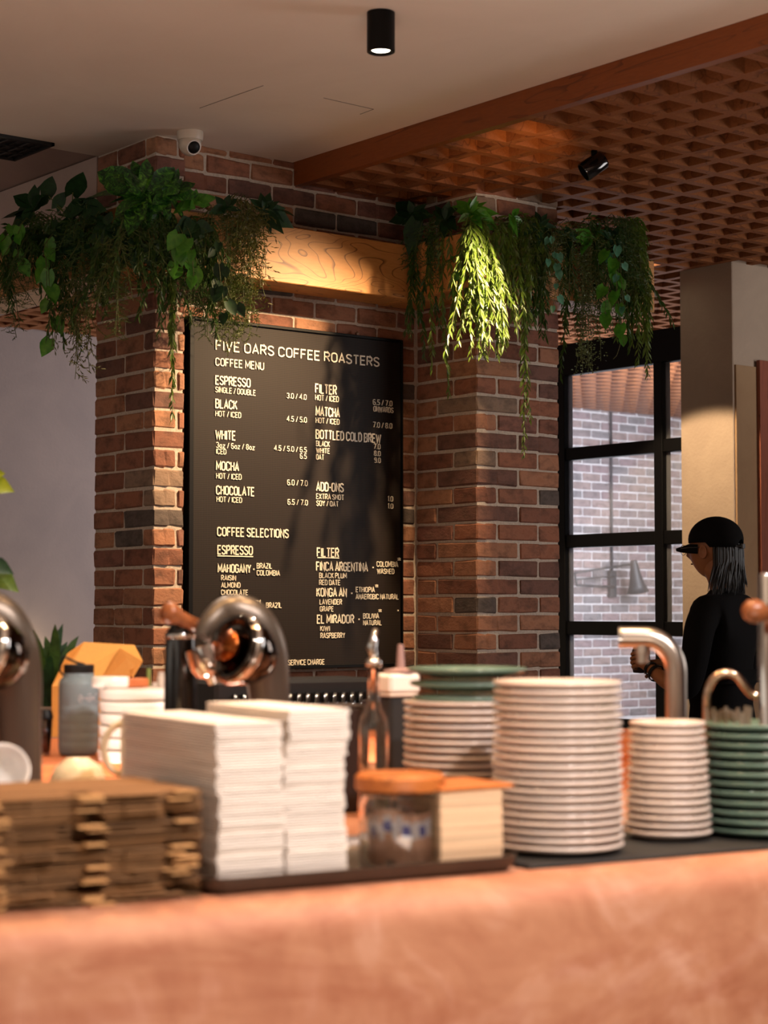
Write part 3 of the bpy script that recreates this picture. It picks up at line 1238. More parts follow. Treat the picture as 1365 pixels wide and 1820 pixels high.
TEXT = [  # text, x0, x1, cap top y, base y (at the line's start)
    ("FIVE OARS COFFEE ROASTERS", 381.7, 674, 604, 622.5), ("COFFEE MENU", 381.7, 468.5, 635.4, 650), ("ESPRESSO", 381.7, 444.5, 667, 683.7),
    ("SINGLE / DOUBLE", 381.7, 453.7, 687, 697.5), ("3.0 / 4.0", 508.5, 544, 698, 708), ("BLACK", 381.7, 421, 708.6, 725.5),
    ("HOT / ICED", 381.7, 427.8, 729.5, 740), ("4.5 / 5.0", 508.5, 544.5, 738.8, 749), ("WHITE", 381.7, 418, 763.5, 781),
    ("3oz / 6oz / 8oz", 383, 452, 785.5, 796), ("ICED", 383, 401.4, 797, 807), ("4.5 / 5.0 / 6.5", 486, 544.5, 791, 801), ("6.5", 532, 544.5, 805.5, 815.4),
    ("MOCHA", 383, 424, 819, 836), ("HOT / ICED", 383, 428.5, 840.3, 850.8), ("6.0 / 7.0", 509.4, 546, 852, 862.4), ("CHOCOLATE", 383, 451.5, 862.5, 879.3),
    ("HOT / ICED", 383.8, 429.4, 882, 892.2), ("6.5 / 7.0", 510, 546.3, 886.8, 897),
    ("FILTER", 559, 597.7, 681.5, 699), ("HOT / ICED", 559, 601.4, 701, 711.5), ("6.5 / 7.0", 662, 696.8, 709.3, 719.6), ("ONWARDS", 663, 698.6, 721.5, 731.5),
    ("MATCHA", 560, 603, 722, 739.5), ("HOT / ICED", 560, 602.5, 741.7, 752), ("7.0 / 8.0", 662, 696.5, 749.5, 759.7), ("BOTTLED COLD BREW", 560, 676.5, 763, 780),
    ("BLACK", 560.8, 585.4, 783, 793), ("WHITE", 560.8, 585.4, 795.4, 805.2), ("OAT", 560.8, 575, 807, 817), ("7.0", 663.2, 675.6, 788.3, 798.2),
    ("8.0", 663.8, 675.9, 800.6, 810.5), ("9.0", 664.4, 676, 812.8, 822.6), ("ADD-ONS", 560.8, 610, 856.3, 873), ("EXTRA SHOT", 560.8, 610.6, 877, 887),
    ("SOY / OAT", 561.3, 600.8, 889.3, 899.3), ("1.0", 688.5, 698, 881.6, 891.4), ("1.0", 688.5, 698.3, 894.6, 904.2),
    ("COFFEE SELECTIONS", 384.8, 512.5, 936.3, 953), ("ESPRESSO", 385.4, 448.5, 968.6, 985.6), ("MAHOGANY", 386, 445.4, 1002, 1018), ("BRAZIL", 455.3, 483, 1000.6, 1010.5),
    ("COLOMBIA", 455.3, 496.8, 1013, 1023), ("RAISIN", 392, 418.6, 1022, 1031.7), ("ALMOND", 392, 426.6, 1034.9, 1044.5), ("CHOCOLATE", 392, 440, 1047.8, 1057.5),
    ("71", 452, 462.5, 1066.8, 1081), ("BRA21L", 472, 500, 1070.8, 1080.6), ("T & SERVICE CHARGE", 496, 576, 1173, 1183),
    ("FILTER", 562, 601.7, 973, 990), ("FINCA ARGENTINA", 560.8, 653, 998, 1015), ("COLOMBIA", 668.5, 707, 997.5, 1007.5), ("WASHED", 669, 700, 1010.3, 1020),
    ("BLACK PLUM", 566.3, 615.5, 1017.8, 1027.6), ("RED DATE", 566.3, 604, 1030.2, 1040), ("KONGA AN", 561.4, 615.5, 1044.6, 1060.8), ("ETHIOPIA", 631.5, 665.4, 1043, 1052.8),
    ("ANAEROBIC NATURAL", 631.5, 707.8, 1055.5, 1065.2), ("LAVENDER", 567, 607, 1064.8, 1074.6), ("GRAPE", 567.5, 592, 1077.6, 1087), ("EL MIRADOR", 562.3, 628.5, 1092.4, 1108.6),
    ("BOLIVIA", 644.5, 673, 1090, 1099.5), ("NATURAL", 644.5, 677.7, 1102.2, 1111.6), ("KIWI", 568, 585.4, 1112.4, 1122), ("RASPBERRY", 568.5, 612.5, 1124.8, 1134.6),
    ("*", 705.5, 712, 989, 999), ("*", 665.5, 672, 1036.5, 1046.5), ("*", 671.4, 678, 1080.5, 1090.5),
]
LY = BY + .0062
for s, a, b, yt, yb in TEXT:
    p0, p1, pt = P(a, yb, y=LY), P(b, yb, y=LY), P(a, yt, y=LY)
    h = pt[2] - p0[2]
    wd = p1[0] - p0[0]
    # strokes stand inside the measured box
    sw = .145 if h > .033 else .135
    k = wd / (text_w(s) + sw)
    m = MB()
    x = sw / 2
    ux, uz, un = Vector((k, 0, 0)), Vector((0, 0, h / (1 + sw))), Vector((0, -1, 0))
    # isotropic stroke: build in metres
    for ch in s:
        if ch == ' ':
            x += .26
            continue
        for st in G[ch]:
            pts = [((x + q[0]) * k, (q[1] + sw / 2) * h / (1 + sw)) for q in st]
            stroke(m, pts, sw * h * .95, p0, Vector((1, 0, 0)), Vector((0, 0, 1)), un, .004)
        x += max(q[0] for st in G[ch] for q in st) + .2
    m.build('lettering', M['letter'], mbd, off=off)
for (a, b, yy) in ((385.4, 449, 988), (563, 602, 991)):
    m = MB()
    p0, p1 = P(a, yy, y=LY), P(b, yy, y=LY)
    m.box(p0[0], LY - .004, p0[2] - .002, p1[0], LY, p0[2] + .002)
    m.build('underline', M['letter'], mbd, off=off)
for (a, yy) in ((450.6, 1011.7), (448.5, 1076), (662.6, 1008.6), (624.8, 1054.5), (637.7, 1100.6), (707, 1085)):
    m = MB()
    p0 = P(a, yy, y=LY)
    m.box(p0[0] - .004, LY - .004, p0[2] - .003, p0[0] + .002, LY, p0[2] + .003)
    m.build('dot', M['letter'], mbd, off=off)


# ------------------------------------------------------------------ foliage
def leaf(mb, base, d, nrm, L, W, n=3, droop=.3, shape='lance', fold=.15):
    """leaf blade: base point, direction, approximate normal; 2 quads across"""
    d = Vector(d).normalized()
    nrm = Vector(nrm)
    s = d.cross(nrm)
    if s.length < 1e-4:
        s = d.cross(Vector((1, .3, 0)))
    s.normalize()
    nn = s.cross(d).normalized()
    i0 = len(mb.v)
    b = Vector(base)
    for j in range(n + 1):
        t = j / n
        if shape == 'lance':
            wd = math.sin(math.pi * min(1, t * .9 + .06)) ** .8
            if j == n:
                wd = .0
        elif shape == 'heart':
            wd = [.55, .95, 1.0, .78, .42, 0][j] if n == 5 else math.sin(math.pi * (t * .85 + .12)) * (0 if j == n else 1)
        elif shape == 'oval':
            wd = [.12, .75, 1, .8, .4, 0][j] if n == 5 else math.sin(math.pi * (t * .95 + .04))
            if j == n:
                wd = 0
        wd *= W / 2
        c = b + d * (L * t) + Vector((0, 0, -1)) * (droop * L * t * t)
        back = 0
        if shape == 'heart' and j == 0:
            back = -.14 * L
        mb.v += [tuple(c + s * wd + nn * (fold * wd) + d * back), tuple(c), tuple(c - s * wd + nn * (fold * wd) + d * back)]
    for j in range(n):
        a = i0 + j * 3
        mb.f += [(a, a + 1, a + 4, a + 3), (a + 1, a + 2, a + 5, a + 4)]


def PP(px, py, plane):
    p = P(px, py, **plane)
    if plane == FR and p.x < SL['x']:
        p = P(px, py, **SL)
    elif plane == FL and p.x < LL['x']:
        p = P(px, py, **LL)
    elif plane == LL and p.y < FL['y']:
        p = P(px, py, **FL)
    elif plane == SL and p.y < FR['y']:
        p = P(px, py, **FR)
    return p


FL = dict(y=5.86)       # front of the long beam
LL = dict(x=3.47)       # front of the short side arm
FR = dict(y=5.47)       # front round the pier
SL = dict(x=4.852)      # side arm at the pier


def rv(rn, s=1):
    return Vector((rn.uniform(-s, s), rn.uniform(-s, s), rn.uniform(-s, s)))


def strand_pts(rn, top, length, wander=.03, out=None, arch=.04, n=14):
    p = Vector(top)
    pts = [p.copy()]
    if out is not None and arch > 0:
        o = Vector(out)
        p = p + o * arch + Vector((0, 0, .02))
        pts.append(p.copy())
        p = p + o * arch * .5 + Vector((0, 0, -.03))
        pts.append(p.copy())
    v = Vector((rn.uniform(-1, 1), rn.uniform(-1, 1), 0)) * wander
    for i in range(n):
        v += Vector((rn.uniform(-1, 1), rn.uniform(-1, 1), 0)) * wander * .35
        p = p + Vector((v.x / n * 2, v.y / n * 2, -length / n))
        pts.append(p.copy())
    return pts


def along(pts, t):
    m_ = (len(pts) - 1) * t
    i = min(int(m_), len(pts) - 2)
    f = m_ - i
    return pts[i].lerp(pts[i + 1], f), (pts[i + 1] - pts[i]).normalized()


def vine(name, label, px, y0, y1, plane, kind, mat, strands=5, spread=.06, seed=0, group='trailing plants over the planter beam', **kw):
    """hanging plant: photo column px, from pixel row y0 down to y1, on plane (x=..) or (y=..)"""
    rn = random.Random(seed * 31 + int(px))
    top = PP(px, y0, plane)
    bot = PP(px, y1, plane)
    H = top[2] - bot[2]
    if kind == 'hearts':
        top = top + (CAM - top).normalized() * .13
    root = thing(name, label, 'hanging plant', tuple(top), 0, group)
    inw = Vector((0, 1, 0)) if 'y' in plane else Vector((1, 0, 0))
    side = Vector((1, 0, 0)) if 'y' in plane else Vector((0, 1, 0))
    sm, fm = MB(), MB()
    allp = []
    strands = int(strands * 1.5 + .5) if strands > 4 else strands
    for s in range(strands):
        u = rn.uniform(-1, 1)
        t0 = side * (u * spread) + inw * (.06) + Vector((0, 0, rn.uniform(0, .04)))
        ln = H * (1 if s == 0 else rn.uniform(.45, .98)) * (1 - .25 * abs(u))
        if s == 0:
            t0 = inw * .06
        pts = strand_pts(rn, t0, ln, kw.get('wander', .03), -inw, .045)
        sm.tube(pts, kw.get('srad', .0014), 4, cap=False)
        allp.append((pts, ln))
    cam_dir = (CAM - Vector(top)).normalized()
    for pts, ln in allp:
        if kind == 'willow':
            n = int(ln / .0072)
            for i in range(n):
                t = (i + rn.random()) / n
                c, d = along(pts, t)
                a = rn.uniform(0, 2 * math.pi)
                o = Vector((math.cos(a), math.sin(a), 0))
                L = rn.uniform(.026, .045) * (1 if t < .85 else .8) * kw.get('ls', 1)
                leaf(fm, c, d * .85 + o * .62 + Vector((0, 0, -.25)), o * .6 + cam_dir + rv(rn, .6), L, L * .24, 2, .15)
        elif kind == 'fern':
            n = int(ln / .010)
            for i in range(n):
                t = (i + rn.random()) / n
                c, d = along(pts, t)
                a = rn.uniform(0, 2 * math.pi)
                o = Vector((math.cos(a), math.sin(a), rn.uniform(-.9, .2))).normalized()
                L = rn.uniform(.03, .055)
                e = c + o * L
                # side twig with needles
                for q in range(7):
                    b0 = c.lerp(e, (q + 1) / 7)
                    for sg in range(2):
                        dd = (o + rv(rn, .9)).normalized() * rn.uniform(.008, .014)
                        wv = dd.cross(cam_dir).normalized() * .0011
                        fm.tri(b0 - wv, b0 + wv, b0 + dd)
                wv = (e - c).cross(cam_dir).normalized() * .0007
                fm.tri(c - wv, c + wv, e)
        elif kind == 'twig':
            n = int(ln / .022)
            for i in range(n):
                t = (i + rn.random()) / n
                c, d = along(pts, t)
                a = rn.uniform(0, 2 * math.pi)
                o = Vector((math.cos(a), math.sin(a), rn.uniform(-1.1, -.2))).normalized()
                L = rn.uniform(.04, .08)
                for q in range(6):
                    b0 = c + o * (L * (q + 1) / 6)
                    dd = (o + rv(rn, .9)).normalized()
                    leaf(fm, b0, dd, cam_dir + rv(rn, .5), rn.uniform(.014, .024), .0045, 2, .1)
                wv = o.cross(cam_dir).normalized() * .0008
                fm.tri(c - wv, c + wv, c + o * L)
        elif kind == 'tiny':
            n = int(ln / .0040)
            for i in range(n):
                t = (i + rn.random()) / n
                c, d = along(pts, t)
                o = rv(rn).normalized()
                o.z *= .5
                c = c + o * rn.uniform(.002, .028)
                leaf(fm, c, o + Vector((0, 0, -.4)), cam_dir + rv(rn, .8), rn.uniform(.007, .012), .007, 2, 0, 'oval')
        elif kind == 'hearts':
            step = kw.get('step', .05)
            n = max(2, int(ln / step))
            for i in range(n):
                t = (i + .3 + rn.random() * .5) / n
                c, d = along(pts, min(t, .99))
                a = rn.uniform(0, 2 * math.pi)
                o = Vector((math.cos(a), math.sin(a), 0)) * .5 + side * (.7 if i % 2 else -.7)
                L = rn.uniform(.035, .062) * kw.get('ls', 1)
                b0 = c + o * .015
                sm.tube([c, b0], .0009, 4, cap=False)
                lm = MB()
                leaf(lm, b0, o * .5 + Vector((0, 0, -.8)), cam_dir + rv(rn, .45), L, L * .82, 5, .1, 'heart', .3)
                lm.build('leaf', M[mat], root, smooth=True)
    sm.build('stem', M['stem'], root, smooth=True)
    if fm.v:
        o = fm.build('foliage', M[mat], root)
        o['kind'] = 'stuff'
    return root


def leafy(name, label, px, py, plane, leaves, mat, seed=1, shape='oval', cat='plant', group=None):
    """plant with big leaves: leaves=[(tip px, tip py, width factor, base dx, base dy)]"""
    rn = random.Random(seed)
    c = PP(px, py, plane)
    root = thing(name, label, cat, tuple(c), 0, group)
    cam_dir = (CAM - c).normalized()
    sm = MB()
    extra = []
    if len(leaves) > 3:
        for lf in leaves:
            bx0, by0 = (lf[3], lf[4]) if len(lf) > 4 else (px, py)
            a_ = rn.uniform(-.6, .6)
            k_ = rn.uniform(.45, .85)
            dx_, dy_ = (lf[0] - bx0) * k_, (lf[1] - by0) * k_
            extra.append((bx0 + dx_ * math.cos(a_) - dy_ * math.sin(a_), by0 + dx_ * math.sin(a_) + dy_ * math.cos(a_), lf[2] * .9, bx0 + rn.uniform(-6, 6), by0 + rn.uniform(-6, 6)))
    for lf in list(leaves) + extra:
        tx, ty, wf = lf[:3]
        bx, by = (lf[3], lf[4]) if len(lf) > 4 else (px, py)
        a = PP(bx, by, plane) - c
        b = PP(tx, ty, plane) - c
        fwd = cam_dir * rn.uniform(-.03, .06)
        a = a + cam_dir * .01
        b = b + fwd
        d = b - a
        L = d.length
        m_ = MB()
        st = a + d * .0
        leaf(m_, st, d + Vector((0, 0, .18 * L)), cam_dir + Vector((0, 0, .45)) + rv(rn, .6), L, L * wf * .88, 5, .18, shape, .22)
        mt = M[lf[5]] if len(lf) > 5 else M[mat]
        m_.build('leaf', mt, root, smooth=True)
        sm.tube([Vector((0, 0, -.02)), a * .6, a + d * .06], .0022, 5, cap=False)
    sm.build('stem', M['stem'], root, smooth=True)
    return root


# cluster over the menu board end
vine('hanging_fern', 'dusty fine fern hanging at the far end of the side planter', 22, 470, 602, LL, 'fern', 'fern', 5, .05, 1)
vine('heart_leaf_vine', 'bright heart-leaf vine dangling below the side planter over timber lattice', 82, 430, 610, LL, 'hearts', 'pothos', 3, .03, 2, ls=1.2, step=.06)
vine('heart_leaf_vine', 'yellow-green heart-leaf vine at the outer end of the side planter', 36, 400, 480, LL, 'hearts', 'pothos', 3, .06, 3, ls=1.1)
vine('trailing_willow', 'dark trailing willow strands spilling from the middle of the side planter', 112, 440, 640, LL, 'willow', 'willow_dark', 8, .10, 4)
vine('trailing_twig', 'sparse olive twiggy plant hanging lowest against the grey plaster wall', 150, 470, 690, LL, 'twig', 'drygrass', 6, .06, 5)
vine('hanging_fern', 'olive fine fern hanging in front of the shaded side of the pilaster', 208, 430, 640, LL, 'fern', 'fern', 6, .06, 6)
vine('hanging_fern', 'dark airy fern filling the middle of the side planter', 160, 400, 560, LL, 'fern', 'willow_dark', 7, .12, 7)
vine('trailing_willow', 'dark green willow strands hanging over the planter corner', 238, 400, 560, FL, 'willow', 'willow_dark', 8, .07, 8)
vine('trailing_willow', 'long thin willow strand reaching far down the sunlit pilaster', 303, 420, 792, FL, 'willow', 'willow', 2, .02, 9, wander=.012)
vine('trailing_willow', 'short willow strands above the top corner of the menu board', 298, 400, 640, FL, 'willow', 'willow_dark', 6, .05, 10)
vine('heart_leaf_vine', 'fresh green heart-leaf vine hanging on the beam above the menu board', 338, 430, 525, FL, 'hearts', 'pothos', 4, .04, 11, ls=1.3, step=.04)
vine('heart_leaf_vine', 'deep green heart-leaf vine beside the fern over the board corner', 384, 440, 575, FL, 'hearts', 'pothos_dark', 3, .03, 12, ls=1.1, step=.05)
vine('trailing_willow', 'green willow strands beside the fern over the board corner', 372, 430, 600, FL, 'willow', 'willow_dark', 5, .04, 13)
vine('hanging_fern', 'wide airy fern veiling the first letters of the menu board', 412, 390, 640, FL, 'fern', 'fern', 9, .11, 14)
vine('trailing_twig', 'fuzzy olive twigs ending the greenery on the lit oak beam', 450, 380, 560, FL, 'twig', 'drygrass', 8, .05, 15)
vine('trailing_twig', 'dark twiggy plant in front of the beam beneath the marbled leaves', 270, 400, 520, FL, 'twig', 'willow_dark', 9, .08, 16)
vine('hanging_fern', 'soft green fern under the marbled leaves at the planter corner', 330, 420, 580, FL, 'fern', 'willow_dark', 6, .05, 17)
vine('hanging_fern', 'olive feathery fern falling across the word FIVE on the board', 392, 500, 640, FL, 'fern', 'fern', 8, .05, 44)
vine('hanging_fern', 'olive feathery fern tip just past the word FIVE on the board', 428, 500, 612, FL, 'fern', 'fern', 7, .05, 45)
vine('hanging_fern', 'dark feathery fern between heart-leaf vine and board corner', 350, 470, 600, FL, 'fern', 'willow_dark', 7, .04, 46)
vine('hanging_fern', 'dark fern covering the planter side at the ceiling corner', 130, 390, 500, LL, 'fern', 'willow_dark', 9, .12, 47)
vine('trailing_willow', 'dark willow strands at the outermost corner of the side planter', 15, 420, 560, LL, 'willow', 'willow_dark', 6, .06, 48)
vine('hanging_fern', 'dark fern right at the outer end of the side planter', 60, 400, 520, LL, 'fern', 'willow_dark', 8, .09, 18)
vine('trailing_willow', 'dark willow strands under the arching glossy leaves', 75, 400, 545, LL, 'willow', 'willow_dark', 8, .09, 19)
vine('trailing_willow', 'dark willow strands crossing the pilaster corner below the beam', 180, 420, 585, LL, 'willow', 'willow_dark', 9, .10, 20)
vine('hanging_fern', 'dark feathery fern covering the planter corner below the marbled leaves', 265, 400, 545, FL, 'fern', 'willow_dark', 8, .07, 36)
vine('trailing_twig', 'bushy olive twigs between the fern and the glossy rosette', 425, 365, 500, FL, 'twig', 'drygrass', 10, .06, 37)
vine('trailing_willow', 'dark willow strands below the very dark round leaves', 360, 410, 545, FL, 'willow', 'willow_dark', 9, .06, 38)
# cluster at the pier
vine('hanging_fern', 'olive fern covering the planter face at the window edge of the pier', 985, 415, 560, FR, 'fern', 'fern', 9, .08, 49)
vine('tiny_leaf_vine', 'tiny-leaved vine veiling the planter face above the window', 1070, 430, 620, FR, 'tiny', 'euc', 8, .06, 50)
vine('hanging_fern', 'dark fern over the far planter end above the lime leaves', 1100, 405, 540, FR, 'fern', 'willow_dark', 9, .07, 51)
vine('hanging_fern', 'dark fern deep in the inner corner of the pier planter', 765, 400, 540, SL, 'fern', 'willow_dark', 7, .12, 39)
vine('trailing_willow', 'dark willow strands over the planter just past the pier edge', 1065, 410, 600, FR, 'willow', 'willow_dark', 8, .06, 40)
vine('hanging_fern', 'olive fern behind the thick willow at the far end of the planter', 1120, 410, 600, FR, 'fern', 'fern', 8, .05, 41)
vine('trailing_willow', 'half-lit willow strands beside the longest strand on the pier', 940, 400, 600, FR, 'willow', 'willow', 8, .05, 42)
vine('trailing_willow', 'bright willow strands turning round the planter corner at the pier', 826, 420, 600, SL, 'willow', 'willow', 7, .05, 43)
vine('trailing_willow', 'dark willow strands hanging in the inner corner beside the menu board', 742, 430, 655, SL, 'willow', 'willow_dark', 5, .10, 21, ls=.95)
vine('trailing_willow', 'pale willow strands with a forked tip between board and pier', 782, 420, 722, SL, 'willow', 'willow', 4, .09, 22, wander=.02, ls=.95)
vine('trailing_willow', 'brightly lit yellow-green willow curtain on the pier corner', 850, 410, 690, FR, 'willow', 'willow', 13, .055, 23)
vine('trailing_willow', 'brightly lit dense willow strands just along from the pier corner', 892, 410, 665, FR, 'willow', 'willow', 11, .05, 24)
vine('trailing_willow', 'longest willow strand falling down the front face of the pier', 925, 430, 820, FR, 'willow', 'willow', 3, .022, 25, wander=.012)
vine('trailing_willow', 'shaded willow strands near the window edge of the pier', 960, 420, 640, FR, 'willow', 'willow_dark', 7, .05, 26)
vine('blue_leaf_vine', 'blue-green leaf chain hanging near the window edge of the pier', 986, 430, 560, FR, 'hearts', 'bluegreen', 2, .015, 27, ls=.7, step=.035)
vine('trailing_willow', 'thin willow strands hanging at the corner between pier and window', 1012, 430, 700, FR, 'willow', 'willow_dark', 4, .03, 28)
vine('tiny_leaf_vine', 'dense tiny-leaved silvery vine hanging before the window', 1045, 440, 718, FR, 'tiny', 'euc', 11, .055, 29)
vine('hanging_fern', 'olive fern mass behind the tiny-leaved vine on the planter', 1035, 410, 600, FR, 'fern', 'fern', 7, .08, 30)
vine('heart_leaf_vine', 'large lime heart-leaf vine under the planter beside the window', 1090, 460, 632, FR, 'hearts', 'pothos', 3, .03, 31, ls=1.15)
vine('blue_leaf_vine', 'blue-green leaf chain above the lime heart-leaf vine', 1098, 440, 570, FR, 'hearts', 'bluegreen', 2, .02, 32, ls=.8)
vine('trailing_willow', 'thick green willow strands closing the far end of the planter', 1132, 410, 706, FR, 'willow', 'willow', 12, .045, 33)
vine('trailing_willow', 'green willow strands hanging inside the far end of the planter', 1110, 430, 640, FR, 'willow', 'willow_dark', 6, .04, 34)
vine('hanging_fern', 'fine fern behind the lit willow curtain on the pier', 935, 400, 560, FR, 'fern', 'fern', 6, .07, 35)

leafy('marbled_leaf_plant', 'large marbled-leaf plant crowning the planter corner', 255, 345, FL,
      [(138, 360, .42), (165, 300, .5), (205, 415, .5), (232, 272, .4), (262, 268, .36), (318, 290, .4), (330, 318, .5), (232, 410, .5), (275, 412, .62, 262, 338), (300, 400, .5, 285, 345), (180, 330, .45), (345, 350, .42), (215, 300, .45)], 'marbled', 41, 'lance')
leafy('marbled_leaf_plant', 'darker marbled plant with a spiky tip near the dome camera', 300, 350, FL,
      [(310, 285, .35), (320, 288, .3), (352, 322, .5), (355, 345, .5), (290, 320, .5), (270, 380, .5), (325, 390, .5)], 'marbled', 42, 'lance')
leafy('broad_leaf_plant', 'plant with two broad dark round leaves against the ceiling corner', 130, 385, LL,
      [(95, 305, .75, 82, 348), (150, 300, .7, 128, 345), (120, 335, .7, 100, 370)], 'pothos_dark', 43, 'heart')
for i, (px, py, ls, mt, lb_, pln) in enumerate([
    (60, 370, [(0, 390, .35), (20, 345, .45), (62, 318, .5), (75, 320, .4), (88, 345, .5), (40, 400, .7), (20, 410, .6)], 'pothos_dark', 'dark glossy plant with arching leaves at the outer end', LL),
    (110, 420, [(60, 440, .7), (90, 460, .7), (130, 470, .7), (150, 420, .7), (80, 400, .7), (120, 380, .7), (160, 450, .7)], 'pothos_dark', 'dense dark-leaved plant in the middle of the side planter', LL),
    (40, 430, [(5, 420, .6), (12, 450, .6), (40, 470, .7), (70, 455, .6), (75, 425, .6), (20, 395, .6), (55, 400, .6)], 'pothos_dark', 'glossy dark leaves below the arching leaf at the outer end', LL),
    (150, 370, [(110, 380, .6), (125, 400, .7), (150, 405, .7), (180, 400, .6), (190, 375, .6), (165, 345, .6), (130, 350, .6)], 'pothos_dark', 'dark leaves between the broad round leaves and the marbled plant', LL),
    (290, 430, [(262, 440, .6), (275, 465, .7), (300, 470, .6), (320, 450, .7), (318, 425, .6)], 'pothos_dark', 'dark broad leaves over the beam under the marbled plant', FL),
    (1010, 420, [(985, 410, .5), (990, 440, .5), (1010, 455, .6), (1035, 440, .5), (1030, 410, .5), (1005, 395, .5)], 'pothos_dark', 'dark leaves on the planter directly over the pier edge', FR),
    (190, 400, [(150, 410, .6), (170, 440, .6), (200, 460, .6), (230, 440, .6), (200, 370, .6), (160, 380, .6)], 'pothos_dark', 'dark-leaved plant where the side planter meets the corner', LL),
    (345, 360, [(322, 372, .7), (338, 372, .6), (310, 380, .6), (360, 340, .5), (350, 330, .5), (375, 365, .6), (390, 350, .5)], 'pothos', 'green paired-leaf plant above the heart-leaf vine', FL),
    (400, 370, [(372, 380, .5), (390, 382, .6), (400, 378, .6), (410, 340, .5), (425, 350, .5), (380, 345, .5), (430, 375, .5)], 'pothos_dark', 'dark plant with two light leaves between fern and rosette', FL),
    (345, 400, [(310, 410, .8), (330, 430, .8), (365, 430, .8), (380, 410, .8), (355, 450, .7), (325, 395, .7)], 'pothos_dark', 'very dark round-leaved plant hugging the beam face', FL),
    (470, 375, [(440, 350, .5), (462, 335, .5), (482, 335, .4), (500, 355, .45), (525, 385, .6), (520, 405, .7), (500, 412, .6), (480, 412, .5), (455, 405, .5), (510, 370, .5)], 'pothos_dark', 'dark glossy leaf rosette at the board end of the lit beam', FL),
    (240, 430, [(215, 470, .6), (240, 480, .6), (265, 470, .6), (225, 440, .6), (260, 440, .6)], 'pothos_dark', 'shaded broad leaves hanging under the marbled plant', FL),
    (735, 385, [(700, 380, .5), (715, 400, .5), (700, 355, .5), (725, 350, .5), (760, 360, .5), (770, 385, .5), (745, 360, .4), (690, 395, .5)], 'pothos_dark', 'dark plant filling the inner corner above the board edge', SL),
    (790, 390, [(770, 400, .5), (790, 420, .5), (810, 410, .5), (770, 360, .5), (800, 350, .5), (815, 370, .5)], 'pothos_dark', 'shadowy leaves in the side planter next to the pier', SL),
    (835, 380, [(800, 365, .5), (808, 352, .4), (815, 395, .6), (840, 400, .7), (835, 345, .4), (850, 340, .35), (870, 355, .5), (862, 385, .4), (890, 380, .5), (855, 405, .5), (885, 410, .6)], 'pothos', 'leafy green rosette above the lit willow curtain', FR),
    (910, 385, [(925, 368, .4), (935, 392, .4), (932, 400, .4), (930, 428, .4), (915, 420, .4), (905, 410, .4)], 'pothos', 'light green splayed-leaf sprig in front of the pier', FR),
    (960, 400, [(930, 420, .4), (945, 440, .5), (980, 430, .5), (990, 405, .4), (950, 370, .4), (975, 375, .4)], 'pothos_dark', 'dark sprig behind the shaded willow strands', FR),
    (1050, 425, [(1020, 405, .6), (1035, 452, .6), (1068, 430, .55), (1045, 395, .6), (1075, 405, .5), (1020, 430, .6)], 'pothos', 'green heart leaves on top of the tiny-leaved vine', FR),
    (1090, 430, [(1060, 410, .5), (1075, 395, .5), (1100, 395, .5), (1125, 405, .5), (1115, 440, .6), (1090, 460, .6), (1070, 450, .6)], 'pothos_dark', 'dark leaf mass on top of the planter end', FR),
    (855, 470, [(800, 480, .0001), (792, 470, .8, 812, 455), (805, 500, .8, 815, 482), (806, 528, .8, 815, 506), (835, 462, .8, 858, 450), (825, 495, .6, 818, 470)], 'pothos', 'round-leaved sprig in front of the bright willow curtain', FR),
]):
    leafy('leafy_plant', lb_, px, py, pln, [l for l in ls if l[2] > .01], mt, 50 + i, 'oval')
# one monstera-like leaf in the inner corner
leafy('ribbed_leaf_plant', 'single deeply ribbed green leaf by the shaded end of the lit beam', 738, 390, SL,
      [(728, 445, .75, 740, 392), (745, 430, .4, 742, 395)], 'pothos_dark', 77, 'heart')
# curly tendrils
for i, (lb_, pts) in enumerate([('pale curly tendril dangling under the planter before the window frame', [(1100, 560), (1098, 590), (1104, 605), (1100, 620), (1096, 632), (1090, 638)]),
                                ('thin curly tendril beside the bright willow curtain', [(812, 500), (810, 515), (816, 525), (822, 530), (824, 534)])]):
    ps = [P(a, b, y=5.46) for a, b in pts]
    m = MB()
    m.tube([p - ps[0] for p in ps], .0016, 5)
    o = m.build('curly_tendril', M['drygrass'], smooth=True)
    o.location = ps[0]
    tag(o, lb_, 'tendril')


# ------------------------------------------------------------------ service counter
CT = .93
EA, EB = P(0, 1628, z=CT), P(1365, 1513, z=CT)
EA.z = EB.z = 0
EX = (EB - EA).normalized()
EY = Vector((-EX.y, EX.x, 0))
CANG = math.atan2(EX.y, EX.x)


def W(u, v, z=0):
    p = EA + EX * u + EY * v
    return Vector((p.x, p.y, z))


def U(px, v):
    """distance along the counter at which the photo column px crosses the line v behind the edge"""
    r = ray(px, 1400)
    # solve EA + EX*u + EY*v = t*r (xy)
    o = EA + EY * v
    det = r.x * (-EX.y) - r.y * (-EX.x)
    t = (o.x * (-EX.y) - o.y * (-EX.x)) / det
    return ((r.x * t - o.x) * EX.x + (r.y * t - o.y) * EX.y)


def depth(p):
    return (p - CAM).dot(FWD)


def zat(py, p):
    """height of the point above ground position p that projects to row py"""
    r0 = (Vector((p.x, p.y, 0)) - CAM)
    # (z) : UPV component / FWD component = (910-py)/F
    k = (910 - py) / FPX
    # r=(x,y,z): UPV.r = k FWD.r
    a = UPV.x * r0.x + UPV.y * r0.y - k * (FWD.x * r0.x + FWD.y * r0.y)
    z = -a / (UPV.z - k * FWD.z)
    return z + CAM.z


def tube_pts(lst, v=None, d=None):
    return [P(a, b, d=d) for a, b in lst]


